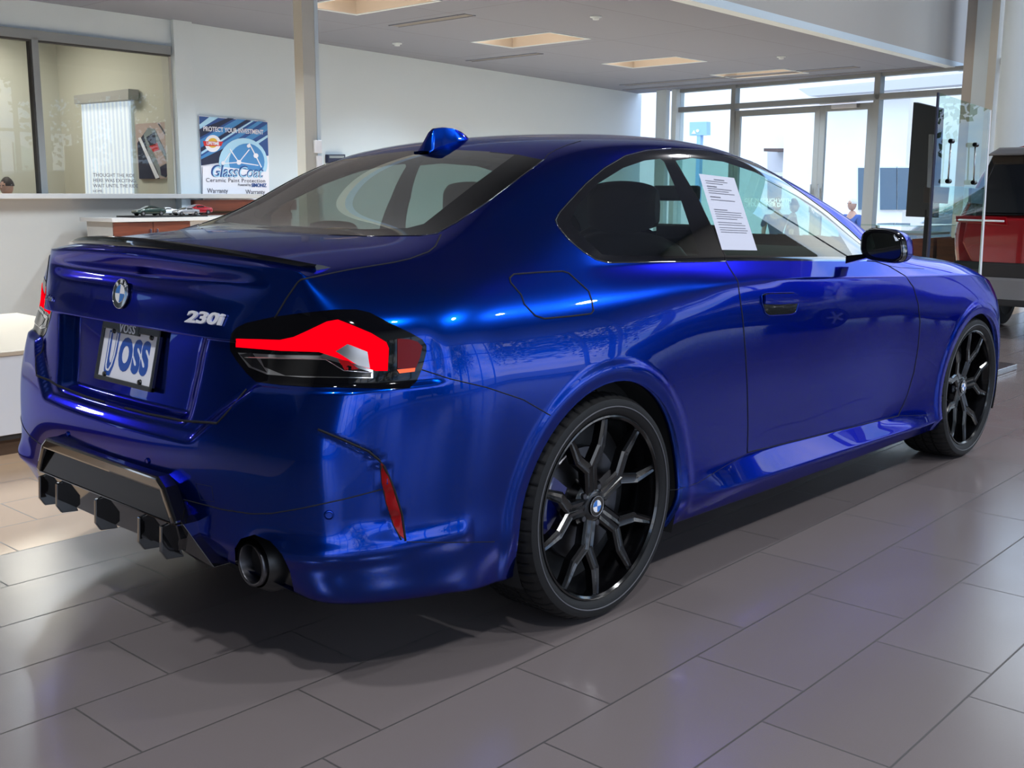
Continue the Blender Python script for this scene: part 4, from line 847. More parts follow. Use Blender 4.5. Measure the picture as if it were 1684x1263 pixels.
# ---- panel outlines as seen on the near side
TRIM_O = [(913,362),(920,350),(937,331),(963,303),(994,277),(1028,257),(1063,248),(1104,245),(1156,247),(1207,257),(1242,269),(1276,289),(1321,320),(1362,350),(1397,379),(1421,402),(1428,412),(1426,429),(1407,430),(1300,429),(1193,429),(1090,430),(1000,431),(980,426),(959,413),(935,393),(918,372)]
QGLASS = [(939,361),(949,338),(983,302),(1025,276),(1060,264),(1086,261),(1092,266),(1120,330),(1149,416),(1146,421),(1100,421),(1002,420),(990,418),(962,392),(941,369)]
DGLASS = [(1111,264),(1138,260),(1190,266),(1241,283),(1293,310),(1338,345),(1372,371),(1404,423),(1300,421),(1195,420),(1192,416),(1150,330)]
DFRAME = [(1104,260),(1104,245),(1156,247),(1207,257),(1242,269),(1276,289),(1321,320),(1362,350),(1397,379),(1421,402),(1428,412),(1426,429),(1407,430),(1300,429),(1193,429),(1192,421)]
DOOR = [(1193,429),(1199,440),(1213,462),(1217,490),(1222,530),(1226,580),(1229,640),(1230,700),(1229,744),(1300,727),(1400,703),(1477,684),(1492,650),(1503,612),(1510,570),(1513,530),(1510,500),(1502,472),(1489,454),(1461,437),(1440,430),(1426,429),(1407,430),(1300,429)]
FLAP = [(838,457),(845,451),(885,448),(925,446),(935,449),(968,479),(973,495),(976,511),(972,516),(940,520),(895,524),(880,519),(862,500),(857,485),(840,465)]
TAIL = [(381,548),(389,539),(405,531),(450,521),(495,515),(552,509),(586,509),(608,514),(642,532),(676,548),(694,558),(701,568),(701,579),(694,606),(685,627),(674,638),(653,640),(586,638),(518,637),(461,633),(421,628),(405,613),(389,593),(379,577),(378,563)]
RGLASS = [(450,381),(520,385),(600,388),(690,387),(718,383),(750,366),(800,333),(860,288),(893,263),(850,254),(800,249),(740,246),(640,243),(500,240),(300,330)]
TRUNK = [(405,640),(380,672),(357,697),(300,693),(240,681),(200,670),(150,657),(100,640),(20,600),(20,360),(330,350),(450,381),(520,385),(600,388),(690,387),(718,383),(726,385),(716,405),(705,414),(673,426),(646,432),(572,444),(495,460),(490,464),(471,491),(452,523),(430,570)]
BUMPER = [(907,684),(860,657),(800,637),(740,623),(694,607),(685,627),(674,638),(653,640),(586,638),(518,637),(461,633),(421,628),(405,640),(380,672),(357,697),(300,693),(240,681),(200,670),(150,657),(100,640),(20,600),(-40,700),(0,900),(300,1010),(835,1010),(845,860),(870,760)]
SKIRT = [(1090,803),(1114,805),(1146,796),(1185,771),(1229,744),(1300,727),(1400,703),(1477,684),(1512,683),(1545,672),(1545,760),(1300,860),(1090,900)]
EXH = [(386,902),(396,886),(418,879),(445,890),(464,912),(477,940),(484,975),(430,990),(395,985),(388,940)]
RG_IN = [(450,370),(520,374),(600,377),(670,375),(697,368),(735,338),(780,303),(825,270),(846,255),(800,250.5),(740,248),(640,245),(500,243),(300,300),(300,330)]
cells = {}; CS = 24
def face_box(f):
    q = project(np.array([v.co for v in f.verts])); return q.min(0), q.max(0)
def put(f):
    c = f.calc_center_median()
    if f.normal.dot(Vector(CAM)-c) < 0: return
    lo, hi = face_box(f)
    for i in range(int(lo[0]//CS), int(hi[0]//CS)+1):
        for j in range(int(lo[1]//CS), int(hi[1]//CS)+1): cells.setdefault((i, j), set()).add(f)
bm.normal_update()
for f in bm.faces: put(f)
cut_ix = set()
def cut_line(pts, closed=True):
    n = len(pts)
    for i in range(n if closed else n-1):
        a, b = pts[i], pts[(i+1) % n]; k = max(1, int(math.hypot(b[0]-a[0], b[1]-a[1])/26))
        for t in range(k):
            p = (a[0]+(b[0]-a[0])*t/k, a[1]+(b[1]-a[1])*t/k); q = (a[0]+(b[0]-a[0])*(t+1)/k, a[1]+(b[1]-a[1])*(t+1)/k)
            fs = set()
            for ci in range(int((min(p[0], q[0])-1)//CS), int((max(p[0], q[0])+1)//CS)+1):
                for cj in range(int((min(p[1], q[1])-1)//CS), int((max(p[1], q[1])+1)//CS)+1):
                    for f in cells.get((ci, cj), ()):
                        if not f.is_valid: continue
                        lo, hi = face_box(f)
                        if hi[0] >= min(p[0], q[0])-.5 and lo[0] <= max(p[0], q[0])+.5 and hi[1] >= min(p[1], q[1])-.5 and lo[1] <= max(p[1], q[1])+.5: fs.add(f)
            if not fs: continue
            nn = Vector(np.cross(ray(*p), ray(*q)))
            if nn.length < 1e-9: continue
            for g in plane_cut(fs, Vector(CAM), nn.normalized()):
                if isinstance(g, bmesh.types.BMFace): g.normal_update(); put(g)
for poly in (TRIM_O, QGLASS, DGLASS, DFRAME, DOOR, FLAP, TAIL, RGLASS, TRUNK, BUMPER, SKIRT, EXH, RG_IN): cut_line(poly)
# roof side seams: straight cut seen from above
plane_cut([f for f in bm.faces if f.calc_center_median().z > 1.2 and -.62 < f.calc_center_median().y < -.45 and .1 < f.calc_center_median().x < 1.5], (0, -.527, 0), (0, 1, 0))
plane_cut([f for f in bm.faces if f.calc_center_median().z > 1.2 and f.calc_center_median().y > -.6 and abs(f.calc_center_median().x-1.22) < .05], (1.22, 0, 0), (1, 0, .15))
def inside(poly, u, v):
    c = False; j = len(poly)-1
    for i in range(len(poly)):
        (a, b), (x, y) = poly[i], poly[j]
        if (b > v) != (y > v) and u < (x-a)*(v-b)/(y-b)+a: c = not c
        j = i
    return c
bm.normal_update(); camv = Vector(CAM); region = {}
for f in bm.faces:
    c = f.calc_center_median(); u, v = project(c)[0]; vis = f.normal.dot(camv-c) > -1e-4; k = 'body_shell'; x, y, z = c
    side = y < -.35 and x > -.3
    if z > .9 and x < .6 and y > -.66 and inside(RGLASS, u, v): k = 'rear_window'
    elif vis and side and inside(DGLASS, u, v): k = 'door_window'
    elif vis and side and inside(QGLASS, u, v): k = 'quarter_window'
    elif vis and side and inside(TRIM_O, u, v): k = 'door_frame' if inside(DFRAME, u, v) else 'window_trim'
    elif vis and x < -.5 and inside(TAIL, u, v): k = 'tail_light'
    elif vis and x < -.2 and inside(TRUNK, u, v) and z > .58 and y > -.70: k = 'trunk_lid'
    elif vis and x < -.7 and y < -.4 and z < .45 and inside(EXH, u, v): k = 'exhaust_hole'
    elif x < -.15 and z < .83 and (not vis or inside(BUMPER, u, v)): k = 'rear_bumper'
    elif vis and side and inside(DOOR, u, v): k = 'door'
    elif vis and side and inside(FLAP, u, v) and x < .1: k = 'fuel_flap'
    elif x > .3 and z < .5 and x < 2.45 and (z < .24 or (vis and inside(SKIRT, u, v))): k = 'side_skirt'
    elif z > 1.2 and y > -.5275 and .1 < x < 1.26-.15*(z-1.3)*0: k = 'roof'
    elif x > 1.2 and y > -.56 and 1.03 < z and x < 2.35: k = 'windscreen'
    elif x > 2.25 and z > .78 and y > -.64: k = 'hood'
    elif x > 3.05 and z < .8: k = 'front_bumper'
    if k == 'body_shell' and -.3 < x < .16 and z > 1.1 and y > -.57 and inside([(p[0], p[1]-0) for p in RGLASS], u, v): k = 'rear_window'
    if k == 'rear_window' and (y < -.30 or z < 1.2) and not inside(RG_IN, u, v): k = 'rear_frit'
    region.setdefault(k, []).append(f)
    f.index = 0
# ------------------------------------------------------------------ panels become the parts of the coupe
car = empty('coupe_car', (0, 0, 0)); tag(car, 'metallic blue two-door coupe with black wheels standing on the showroom tiles', 'car')
def skin(name, keys, m, sides='both', parent=car, off=0.0):
    "sides: both = one mesh across the car, right or left = one side"
    fs = [f for k in keys for f in region.get(k, [])]
    if not fs: print('EMPTY', name); return None
    ix = {}; vs = []; ns = []; ff = []
    def put(v, s):
        key = (v, s)
        if v.co.y > -1e-5: key = (v, 1)
        if key not in ix:
            ix[key] = len(vs); n = Vector(v[NL]).normalized(); p = v.co+n*off
            vs.append((p.x, p.y*s, p.z)); ns.append((n.x, n.y*s, n.z))
        return ix[key]
    if sides in ('both', 'right'):
        for f in fs: ff.append([put(v, 1) for v in f.verts])
    if sides in ('both', 'left'):
        for f in fs: ff.append([put(v, -1) for v in f.verts][::-1])
    me = bpy.data.meshes.new(name); me.from_pydata(vs, [], ff); me.materials.append(M[m])
    me.polygons.foreach_set('use_smooth', [True]*len(ff))
    me.normals_split_custom_set_from_vertices(ns); me.update()
    o = bpy.data.objects.new(name, me); C.objects.link(o); o.parent = parent
    return o
def components(fs):
    fs = set(fs); out = []
    while fs:
        st = [fs.pop()]; grp = []
        while st:
            f = st.pop(); grp.append(f)
            for v in f.verts:
                for g in v.link_faces:
                    if g in fs: fs.remove(g); st.append(g)
        out.append(grp)
    return out
S_BODY = skin('body_shell', ['body_shell'], 'car_paint')
for s in ('right', 'left'):
    d = skin('door', ['door'], 'car_paint', s)
    for grp in components(region.get('door_frame', [])):
        region['piece'] = grp; skin('window_frame', ['piece'], 'gloss_black', s, d)
    skin('door_window', ['door_window'], 'front_glass', s, d)
    skin('window_trim', ['window_trim'], 'gloss_black', s); skin('quarter_window', ['quarter_window'], 'side_glass', s)
    skin('fuel_flap', ['fuel_flap'], 'car_paint', s) if s == 'right' else skin('body_panel', ['fuel_flap'], 'car_paint', s)
    skin('side_skirt', ['side_skirt'], 'car_paint', s)
    DOOR_O = d if s == 'right' else None or globals().get('DOOR_O')
    tl = skin('tail_light', ['tail_light'], 'smoked_lens', s, off=.001)
    if s == 'right': TAIL_O, DOOR_R = tl, d
    else: TAIL_L, DOOR_L = tl, d
skin('bumper_corner', ['exhaust_hole'], 'car_paint', 'left')
TRUNK_O = skin('trunk_lid', ['trunk_lid'], 'car_paint'); BUMP_O = skin('rear_bumper', ['rear_bumper'], 'car_paint')
skin('roof_panel', ['roof'], 'car_paint'); RW_O = skin('rear_window', ['rear_window'], 'rear_glass'); skin('window_border', ['rear_frit'], 'smoked_lens', parent=RW_O)
skin('windscreen', ['windscreen'], 'front_glass'); skin('hood', ['hood'], 'car_paint'); skin('front_bumper', ['front_bumper'], 'car_paint')
# surface lookup for things fixed on the skin
def smooth_normal(p, fi):
    n = Vector((0, 0, 0))
    for i in TF[fi]: n += TN[i]/max(1e-6, (TV[i]-p).length_squared)
    return n.normalized()
def on_body(u, v, off=0.0):
    d = Vector(ray(u, v)); h = BVH.ray_cast(Vector(CAM), d)
    if h[0] is None: return None, None
    n = smooth_normal(h[0], h[2])
    return h[0]+n*off, n
def flip(p): return (p[0], -p[1], p[2])
def seam(name, pts, m='seam_black', r=.0016, closed=False, parent=car, both=True, step=9, off=0.0, gaps=True):
    "a shut line lying in the surface"
    out = []; n = len(pts)
    for i in range(n if closed else n-1):
        a, b = pts[i], pts[(i+1) % n]; k = max(1, int(math.hypot(b[0]-a[0], b[1]-a[1])/step))
        for t in range(k):
            q, nn = on_body(a[0]+(b[0]-a[0])*t/k, a[1]+(b[1]-a[1])*t/k, off)
            if q is not None: out.append(q)
    if not closed:
        q, nn = on_body(*pts[-1], off)
        if q is not None: out.append(q)
    for s in ((1, -1) if both else (1,)):
        run = [Vector((p.x, p.y*s, p.z)) for p in out]
        mb = MB(); mb.tube(run, r, 6, closed); mb.build(name, m, parent, smooth=True)
def patch(name, poly, m, off, parent, both=True, thick=.0, res=7, smooth=True):
    "a plate following the skin inside a photo outline"
    us = [p[0] for p in poly]; vs_ = [p[1] for p in poly]
    b2 = bmesh.new(); vv = [b2.verts.new((p[0], p[1], 0)) for p in poly]; b2.faces.new(vv)
    bmesh.ops.triangulate(b2, faces=b2.faces[:])
    lo, hi = (min(us), min(vs_)), (max(us), max(vs_))
    for ax, (l, h) in enumerate(zip(lo, hi)):
        k = int((h-l)/res)
        for i in range(1, k+1):
            co = [0, 0, 0]; co[ax] = l+(h-l)*i/(k+1); no = [0, 0, 0]; no[ax] = 1
            bmesh.ops.bisect_plane(b2, geom=b2.verts[:]+b2.edges[:]+b2.faces[:], plane_co=co, plane_no=no)
    bmesh.ops.dissolve_degenerate(b2, dist=.05, edges=b2.edges[:])
    b2.verts.ensure_lookup_table(); P = []; 
    bad = set()
    for i, v in enumerate(b2.verts):
        v.index = i; q, n = on_body(v.co.x, v.co.y)
        if q is None: bad.add(i); P.append((Vector((0, 0, 0)), Vector((1, 0, 0))))
        else: P.append((q, n))
    F_ = [[v.index for v in f.verts] for f in b2.faces if not any(v.index in bad for v in f.verts)]
    E_ = [(e.verts[0].index, e.verts[1].index) for e in b2.edges if e.is_boundary]
    b2.free(); objs = []
    for s in ((1, -1) if both else (1,)):
        top = [q+n*off for q, n in P]; vs2 = [(q.x, q.y*s, q.z) for q in top]; fs2 = [f[:] for f in F_]
        if thick:
            m0 = len(vs2); vs2 += [((q+n*(off-thick)).x, (q+n*(off-thick)).y*s, (q+n*(off-thick)).z) for q, n in P]
            fs2 += [(a, b, b+m0, a+m0) for a, b in E_]
        mb = MB(); mb.add(vs2, fs2); pr = parent if not isinstance(parent, (list, tuple)) else parent[0 if s == 1 else 1]
        objs.append(mb.build(name, m, pr, auto=40 if smooth else None))
    return objs
# ------------------------------------------------------------------ liners, underbody, seams
for s in (1, -1):
    for cx, R in ((0.0, .372), (2.741, .350)):
        mb = MB(); mb.T = Matrix.Translation((cx, 0, .33)) @ Matrix.Scale(s, 4, (0, 1, 0))
        mb.lathe([(R+.001, -.893), (R+.004, -.86), (R+.012, -.62), (.05, -.60)], 48, 'y', -.42, math.pi+.42); mb.build('arch_liner', 'underbody', car, smooth=True)
mb = MB(); mb.box(-.80, 3.2, -.60, .60, .19, .23); mb.box(.42, 2.3, -.80, .80, .19, .22); mb.box(.42, 2.3, -.80, -.78, .2, .6); mb.box(.42, 2.3, .78, .80, .2, .6); mb.build('floor_pan', 'underbody', car)
seam('door_seam', DOOR[:22], r=.0022); seam('door_seam', [(1193, 429), (1192, 421), (1150, 330), (1106, 262), (1104, 246)], r=.001)
seam('fuel_flap_seam', FLAP, closed=True, both=False, r=.0024)
seam('trunk_seam', [(357,696),(300,692),(240,680),(206,671)], r=.0035); seam('trunk_seam', [(405,640),(380,671),(357,696)], r=.0024)
seam('trunk_seam', [(452,523),(471,491),(490,464),(495,460),(572,444),(646,432),(673,426),(705,414),(716,405),(725,386)], r=.0024)
seam('bumper_seam', [(694,608),(740,623),(800,637),(860,657),(905,683)], r=.0016)
seam('bumper_seam', [(300,821),(340,831),(366,838),(413,845),(446,844.5),(496,836),(566,821),(629,804.5)], r=.0016)
seam('bumper_seam', [(669,891),(740,892),(813,891)], r=.0012)
seam('skirt_seam', [(1100,806),(1114,805),(1146,795),(1185,771),(1229,745)], r=.0009)
seam('skirt_seam', [(1477,684),(1512,683),(1528,682)], r=.0009)
seam('rear_window_seal', [(718,384),(750,366.5),(800,333.5),(860,288.5),(894,263)], m='gloss_black', r=.0022)
seam('rear_window_seal', [(540,386),(600,388.5),(690,387.5),(718,384)], m='gloss_black', r=.0018)
seam('roof_seam', [(895,262),(901,254),(915,246),(932,239),(955,232)], r=.0014)
seam('window_seal', [(1193,430),(1090,431),(1000,432),(980,427),(959,414),(935,394),(918,373),(913,362),(920,349),(937,330),(963,302),(994,276),(1028,256),(1063,247),(1104,244)], m='gloss_black', r=.0022)
seam('window_seal', [(1104,244),(1156,246),(1207,256),(1242,268),(1276,288),(1321,319),(1362,349),(1397,378),(1421,401)], m='gloss_black', r=.0022)
seam('hood_seam', [(1461,437),(1480,440),(1520,442)], r=.001)
# dark frit band just inside the rear glass
def band(name, outer, inner, m, off, parent, both=True):
    for a, b, c, d in zip(outer, outer[1:], inner, inner[1:]):
        patch(name, [a, b, d, c], m, off, parent, both, res=9)
# reflector in the bumper corner
patch('bumper_reflector', [(626,761),(630,763),(636,776),(647,806),(659,846),(664,886),(657,880),(647,863),(635,826),(628,793)], 'red_reflector', .002, BUMP_O, res=8)
seam('reflector_edge', [(523,706),(566,724),(606,742),(624,757),(632,768),(640,784),(650,810),(661,846),(667,890)], m='seam_black', r=.0030, parent=BUMP_O)
seam('reflector_edge', [(626,764),(628,793),(635,826),(647,863),(660,888)], m='seam_black', r=.0022, parent=BUMP_O)
# parking sensors and the tow-eye cover
for (u, v, r_) in ((541, 847, .011), (243, 758, .008)):
    q, n = on_body(u, v); ex = n.orthogonal().normalized()
    for s in (1, -1):
        mb = MB(); n2 = Vector((n.x, n.y*s, n.z)); e = n2.orthogonal().normalized()
        mb.T = frame_mat((q.x, q.y*s, q.z), e, n2.cross(e), n2)
        mb.lathe([(0, .0035), (r_*.62, .0035), (r_*.66, .001), (r_*.75, .001), (r_*.82, .0045), (r_, .004), (r_*1.1, -.002)], 28, 'z'); mb.build('parking_sensor', 'car_paint', BUMP_O, smooth=True, auto=30)
seam('tow_eye_cover', [(322,795),(348,800),(352,825),(330,822)], closed=True, r=.0006, parent=BUMP_O, both=False)
# ------------------------------------------------------------------ tail lamps
TP = [TAIL_O, TAIL_L]
patch('light_guide', [(389,557),(430,558),(461,559),(484,554),(504,545),(538,529),(556,526),(574,533),(610,548),(635,563),(639,573),(637,610),(617,610),(617,577),(612,570),(572,557),(525,579),(461,577),(389,571)], 'lamp_red', .0030, TP, thick=.002, res=5)
patch('clear_lens', [(392,580),(461,584),(527,585),(572,563),(607,577),(613,583),(613,622),(500,621),(440,616),(410,604)], 'chrome', .0022, TP, res=6)
for poly, m_ in (([(395,583),(415,580),(432,602),(440,613),(415,603)], 'gloss_black'), ([(430,590),(540,592),(566,609),(610,612),(610,621),(470,618),(436,604)], 'rim_black'),
                 ([(556,591),(574,594),(590,607),(568,610)], 'red_reflector'), ([(553,578),(572,566),(604,579),(608,606),(588,601)], 'satin_metal')):
    patch('lens_insert', poly, m_, .0034, TP, res=6)
seam('lens_rib', [(404,588),(460,590),(537,592),(566,610),(612,613)], m='chrome', r=.0013, parent=TAIL_O, off=.004, both=False)
patch('side_lens', [(653,557),(672,558),(686,562),(694,570),(690,588),(683,606),(653,606)], 'dark_red_lens', .0026, TP, res=6)
patch('side_marker', [(652,608),(682,605),(681,611),(656,614)], 'side_marker', .0036, TP, res=6)
# ------------------------------------------------------------------ diffuser, exhausts
def sym(p): return p+[(-y, z) for y, z in p[::-1] if abs(y) > 1e-6]
mb = MB(); mb.prism(sym([(-.318,.508),(-.385,.42),(-.395,.40),(-.36,.33),(0,.33)]), -1.030, -.96, 'x'); DIF = mb.build('diffuser', 'gloss_black', car, bevel=.004)
mb = MB(); mb.add([(-1.044, .33, .486), (-1.044, -.33, .486), (-1.060, -.375, .402), (-1.060, .375, .402)], [(0, 1, 2, 3)]); mb.build('diffuser_panel', 'panel_black', DIF); mb = MB(); mb.prism([(.314,.518),(-.314,.518),(-.345,.496),(-.396,.412),(-.370,.404),(-.326,.482),(.326,.482),(.370,.404),(.396,.412),(.345,.496)][::-1], -1.066, -1.02, 'x'); mb.build('diffuser_frame', 'gloss_black', DIF, bevel=.008, seg=3)
pl = sym([(-.396,.410),(-.392,.37),(-.365,.332),(0,.328)]); mb = MB()
n_ = len(pl); fx = lambda z: -1.064+(.412-z)*.25
mb.add([(fx(z), y, z) for y, z in pl]+[(fx(z)+.05, y, z) for y, z in pl], [tuple(range(n_)), tuple(range(n_, 2*n_))[::-1]]+[(i, (i+1) % n_, n_+(i+1) % n_, n_+i) for i in range(n_)])
mb.build('diffuser_blade', 'gloss_black', DIF, bevel=.003)
for s in (1, -1):
    q = [(-1.052, .385, .425), (-1.050, .402, .41), (-.985, .430, .288), (-.985, .36, .288), (-1.03, .35, .33)]; mb = MB()
    mb.add([(x, y*s, z) for x, y, z in q]+[(x+.09, y*s, z) for x, y, z in q], [(0, 1, 2, 3, 4), (9, 8, 7, 6, 5)]+[(i, (i+1) % 5, 5+(i+1) % 5, 5+i) for i in range(5)]); mb.build('diffuser_corner', 'gloss_black', DIF, bevel=.003)
for y in (-.235, 0, .235, .345, -.345):
    mb = MB(); s_ = 0
    mb.prism([(-1.05-s_, .404), (-1.078-s_, .400), (-1.082-s_, .335), (-1.068-s_, .312), (-1.02-s_, .308)], y-.006, y+.006, 'y'); mb.build('fin', 'gloss_black', DIF, bevel=.002)
for s in (1,):
    e = empty('exhaust', (-.950, -.545*s, .318), 0, car)
    mb = MB(); mb.lathe([(.046, .10), (.047, 0.0), (.050, -.004), (.056, -.003), (.057, .004), (.055, .12)], 40, 'x'); mb.build('tail_pipe', 'brake_metal', e, smooth=True)
    mb = MB(); mb.lathe([(.0, .03), (.045, .03)], 24, 'x'); mb.build('pipe_shadow', 'matte_black', e)
    mb = MB(); mb.lathe([(.062, .01), (.080, .04), (.084, .10)], 36, 'x'); mb.build('exhaust_surround', 'bumper_plastic', e, smooth=True)
# ------------------------------------------------------------------ spoiler and aerial
P = []
for i in range(41):
    y = -.645+1.29*i/40; x0 = -.945+.36*y*y; zt = 1.099-.118*y*y; e = 1-ss((abs(y)-.56)/.085)*.85
    P.append([(x0+.075, y, zt-.022), (x0+.045, y, zt-.012+.002*e), (x0+.012, y, zt-.003), (x0-.008, y, zt+.001*e), (x0-.012, y, zt-.004), (x0-.008, y, zt-.016-.010*e), (x0+.02, y, zt-.036)])
mb = MB(); mb.grid(P); mb.add(P[0], [tuple(range(7))]); mb.add(P[-1], [tuple(range(7))[::-1]]); SPO = mb.build('spoiler', 'gloss_black', TRUNK_O, auto=50)
aer = MB(); secs = []
for x, z0, h, w in ((.118,1.352,.004,.038),(.135,1.358,.026,.034),(.158,1.363,.055,.027),(.172,1.367,.064,.020),(.215,1.377,.060,.020),(.265,1.388,.047,.020),(.300,1.395,.030,.022),(.325,1.400,.012,.018),(.338,1.402,.002,.006)):
    secs.append([(x, -w, z0-.01), (x, -w*.96, z0+.002), (x, -w*.45, z0+h*.75), (x, -w*.30, z0+h*.97), (x, 0, z0+h), (x, w*.30, z0+h*.97), (x, w*.45, z0+h*.75), (x, w*.96, z0+.002), (x, w, z0-.01)])
aer.grid(secs); aer.build('roof_aerial', 'car_paint', car, auto=55)
# ------------------------------------------------------------------ number plate
pe = empty('number_plate', (-.958, 0, .781), 0, car); pe.rotation_euler = (0, .235, 0)
def pt(y0, y1, z0, z1, x0=-.004, x1=0): return (x0, x1, y0, y1, z0, z1)
mb = MB(); mb.box(-.002, .002, -.148, .148, -.072, .072); mb.build('plate', 'plate_white', pe)
mb = MB()
for b in ((-.158,.158,.062,.083), (-.158,.158,-.083,-.070), (-.158,-.146,-.083,.083), (.146,.158,-.083,.083)): mb.box(-.008, .004, *b)
mb.box(-.009, .0, -.05, .07, .055, .083)
mb.build('plate_frame', 'plate_frame', pe, bevel=.002)
for y, z in ((-.115,.058), (.09,.058), (-.09,-.064), (.105,-.064)):
    mb = MB(); mb.T = Matrix.Translation((-.006, y, z)); mb.lathe([(0,-.003),(.006,-.003),(.0075,.003)], 16, 'x'); mb.build('plate_bolt', 'plate_frame', pe, smooth=True)
RT = Matrix(((0, 0, -1, 0), (-1, 0, 0, 0), (0, 1, 0, 0), (0, 0, 0, 1)))       # text x -> -y, text y -> z, depth -> -x
def letters(name, s, size, loc, m, parent, **k):
    v, f = text_mesh(s, size, **k); mb = MB(); mb.T = Matrix.Translation(loc) @ RT; mb.add(v, f); return mb.build(name, m, parent)
letters('frame_lettering', 'VOSS', .034, (-.0094, .012, .069), 'badge_chrome', pe, ext=.0006, bold=.0006, spacing=1.15)
v, f = text_mesh('OSS', .12, ext=.0006, bold=.006, spacing=1.12); xs_ = [p[0] for p in v]; ys_ = [p[1] for p in v]; kx, ky = .163/(max(xs_)-min(xs_)), .094/(max(ys_)-min(ys_)); cx_, cy_ = (max(xs_)+min(xs_))/2, (max(ys_)+min(ys_))/2
mb = MB(); mb.T = Matrix.Translation((-.0030, -.034, .000)) @ RT; mb.add([((p[0]-cx_)*kx, (p[1]-cy_)*ky, p[2]) for p in v], f); mb.build('plate_lettering', 'plate_blue', pe)
def ushape(w, top, bot, t):
    o = [(-w, top), (-w*.98, bot+.038), (-w*.72, bot+.012), (-w*.45, bot), (0, bot-.004), (w*.25, bot), (w*.75, bot+.045), (w, bot+.085), (w, top)]
    return o
mb = MB(); mb.T = Matrix.Translation((-.0030, .086, .002)) @ RT
U = [(-.030,.056),(-.030,-.052),(-.026,-.068),(.004,-.068),(.018,-.040),(.026,-.005),(.028,.056),(.012,.056),(.010,-.008),(.004,-.030),(-.004,-.034),(-.011,-.022),(-.012,.056)]
mb.prism(U, -.0006, .0006, 'z'); mb.build('plate_lettering', 'plate_blue', pe)
mb = MB(); mb.T = Matrix.Translation((-.0036, .086, .002)) @ RT
C1 = [(-.0215,.051),(-.0215,-.040),(-.0175,-.052),(-.004,-.054),(.008,-.038),(.0165,-.010),(.0200,.051)]
for (xa, ya), (xb, yb) in zip(C1, C1[1:]):
    l_ = math.hypot(xb-xa, yb-ya); nx, ny = -(yb-ya)/l_*.0028, (xb-xa)/l_*.0028; mb.prism([(xa+nx, ya+ny), (xb+nx, yb+ny), (xb-nx, yb-ny), (xa-nx, ya-ny)], -.0002, .0006, 'z')
mb.build('plate_lettering', 'plate_white', pe)
# ------------------------------------------------------------------ emblems
def arc_pts(r, a0, a1, n=12): return [(r*math.cos(a0+(a1-a0)*i/n), r*math.sin(a0+(a1-a0)*i/n)) for i in range(n+1)]
def roundel(R, T, parent, letters_on=True):
    e = empty('emblem', (0, 0, 0), 0, parent); e.matrix_local = T
    mb = MB(); mb.lathe([(0, -.001), (R, -.001), (R, .002), (R*.96, .0035), (R*.62, .004), (0, .004)], 48, 'z'); mb.build('emblem_disc', 'badge_black', e, auto=40)
    for r0 in (R*.97, R*.60):
        mb = MB(); mb.tube([(r0*math.cos(a*math.pi/24), r0*math.sin(a*math.pi/24), .0038) for a in range(48)], R*.022, 6, True); mb.build('emblem_ring', 'chrome', e, smooth=True)
    for q in range(4):
        mb = MB(); a = q*math.pi/2; mb.prism([(0, 0)]+arc_pts(R*.58, a, a+math.pi/2), .004, .0048, 'z'); mb.build('emblem_quarter', 'badge_blue' if q in (1, 3) else 'badge_white', e)
    if letters_on:
        for ch, a in (('B', 132), ('M', 90), ('W', 48)):
            v, f = text_mesh(ch, R*.36, ext=.0004, bold=.0004); mb = MB(); mb.T = Matrix.Rotation(math.radians(a-90), 4, 'Z') @ Matrix.Translation((0, R*.78, .0042)); mb.add(v, f); mb.build('emblem_letter', 'badge_white', e)
    return e
h_ = BVH.ray_cast(Vector((-2, -.003, .948)), Vector((1, 0, 0))); q = h_[0]; n = h_[1] if h_[1].x < 0 else -h_[1]; n = Vector((n.x, 0, n.z)).normalized(); ey = Vector((0, -1, 0)); up = n.cross(ey); up = up if up.z > 0 else -up
roundel(.041, frame_mat((q.x+n.x*.003, 0, q.z+n.z*.003), ey, up, n), TRUNK_O)
def badge(name, s, size, uv0, uv1, parent, m='chrome', **k):
    a, n = on_body(*uv0); b, _ = on_body(*uv1); ex = (b-a).normalized(); c = (a+b)/2; up = n.cross(ex).normalized(); n2 = ex.cross(up)
    v, f = text_mesh(s, size, **k); mb = MB(); mb.T = frame_mat(c+n2*.0045, ex, up, n2); mb.add(v, f); return mb.build(name, m, parent)
badge('model_lettering', '230i', .040, (309, 522), (368, 527), TRUNK_O, m='badge_chrome', ext=.0030, bold=.0014, sx=2.05, shear=.15)
# drive badge on the far side of the lid
a_, n_b = on_body(330, 522)
v, f = text_mesh('xDrive', .026, ext=.0015, bold=.0005, sx=1.05); mb = MB()
hit = BVH.ray_cast(Vector((-2, -.46, .905)), Vector((1, 0, 0))); nn = hit[1] if hit[1].x < 0 else -hit[1]
nn = Vector((nn.x, -nn.y, nn.z)); ex = Vector((0, 0, 1)).cross(nn).normalized()*1.0; ex = ex if ex.y < 0 else -ex; up = nn.cross(ex)
mb.T = frame_mat(Vector((hit[0].x, .46, .905))+nn*.002, ex, up if up.z > 0 else -up, nn); mb.add(v, f); mb.build('drive_lettering', 'chrome', TRUNK_O)
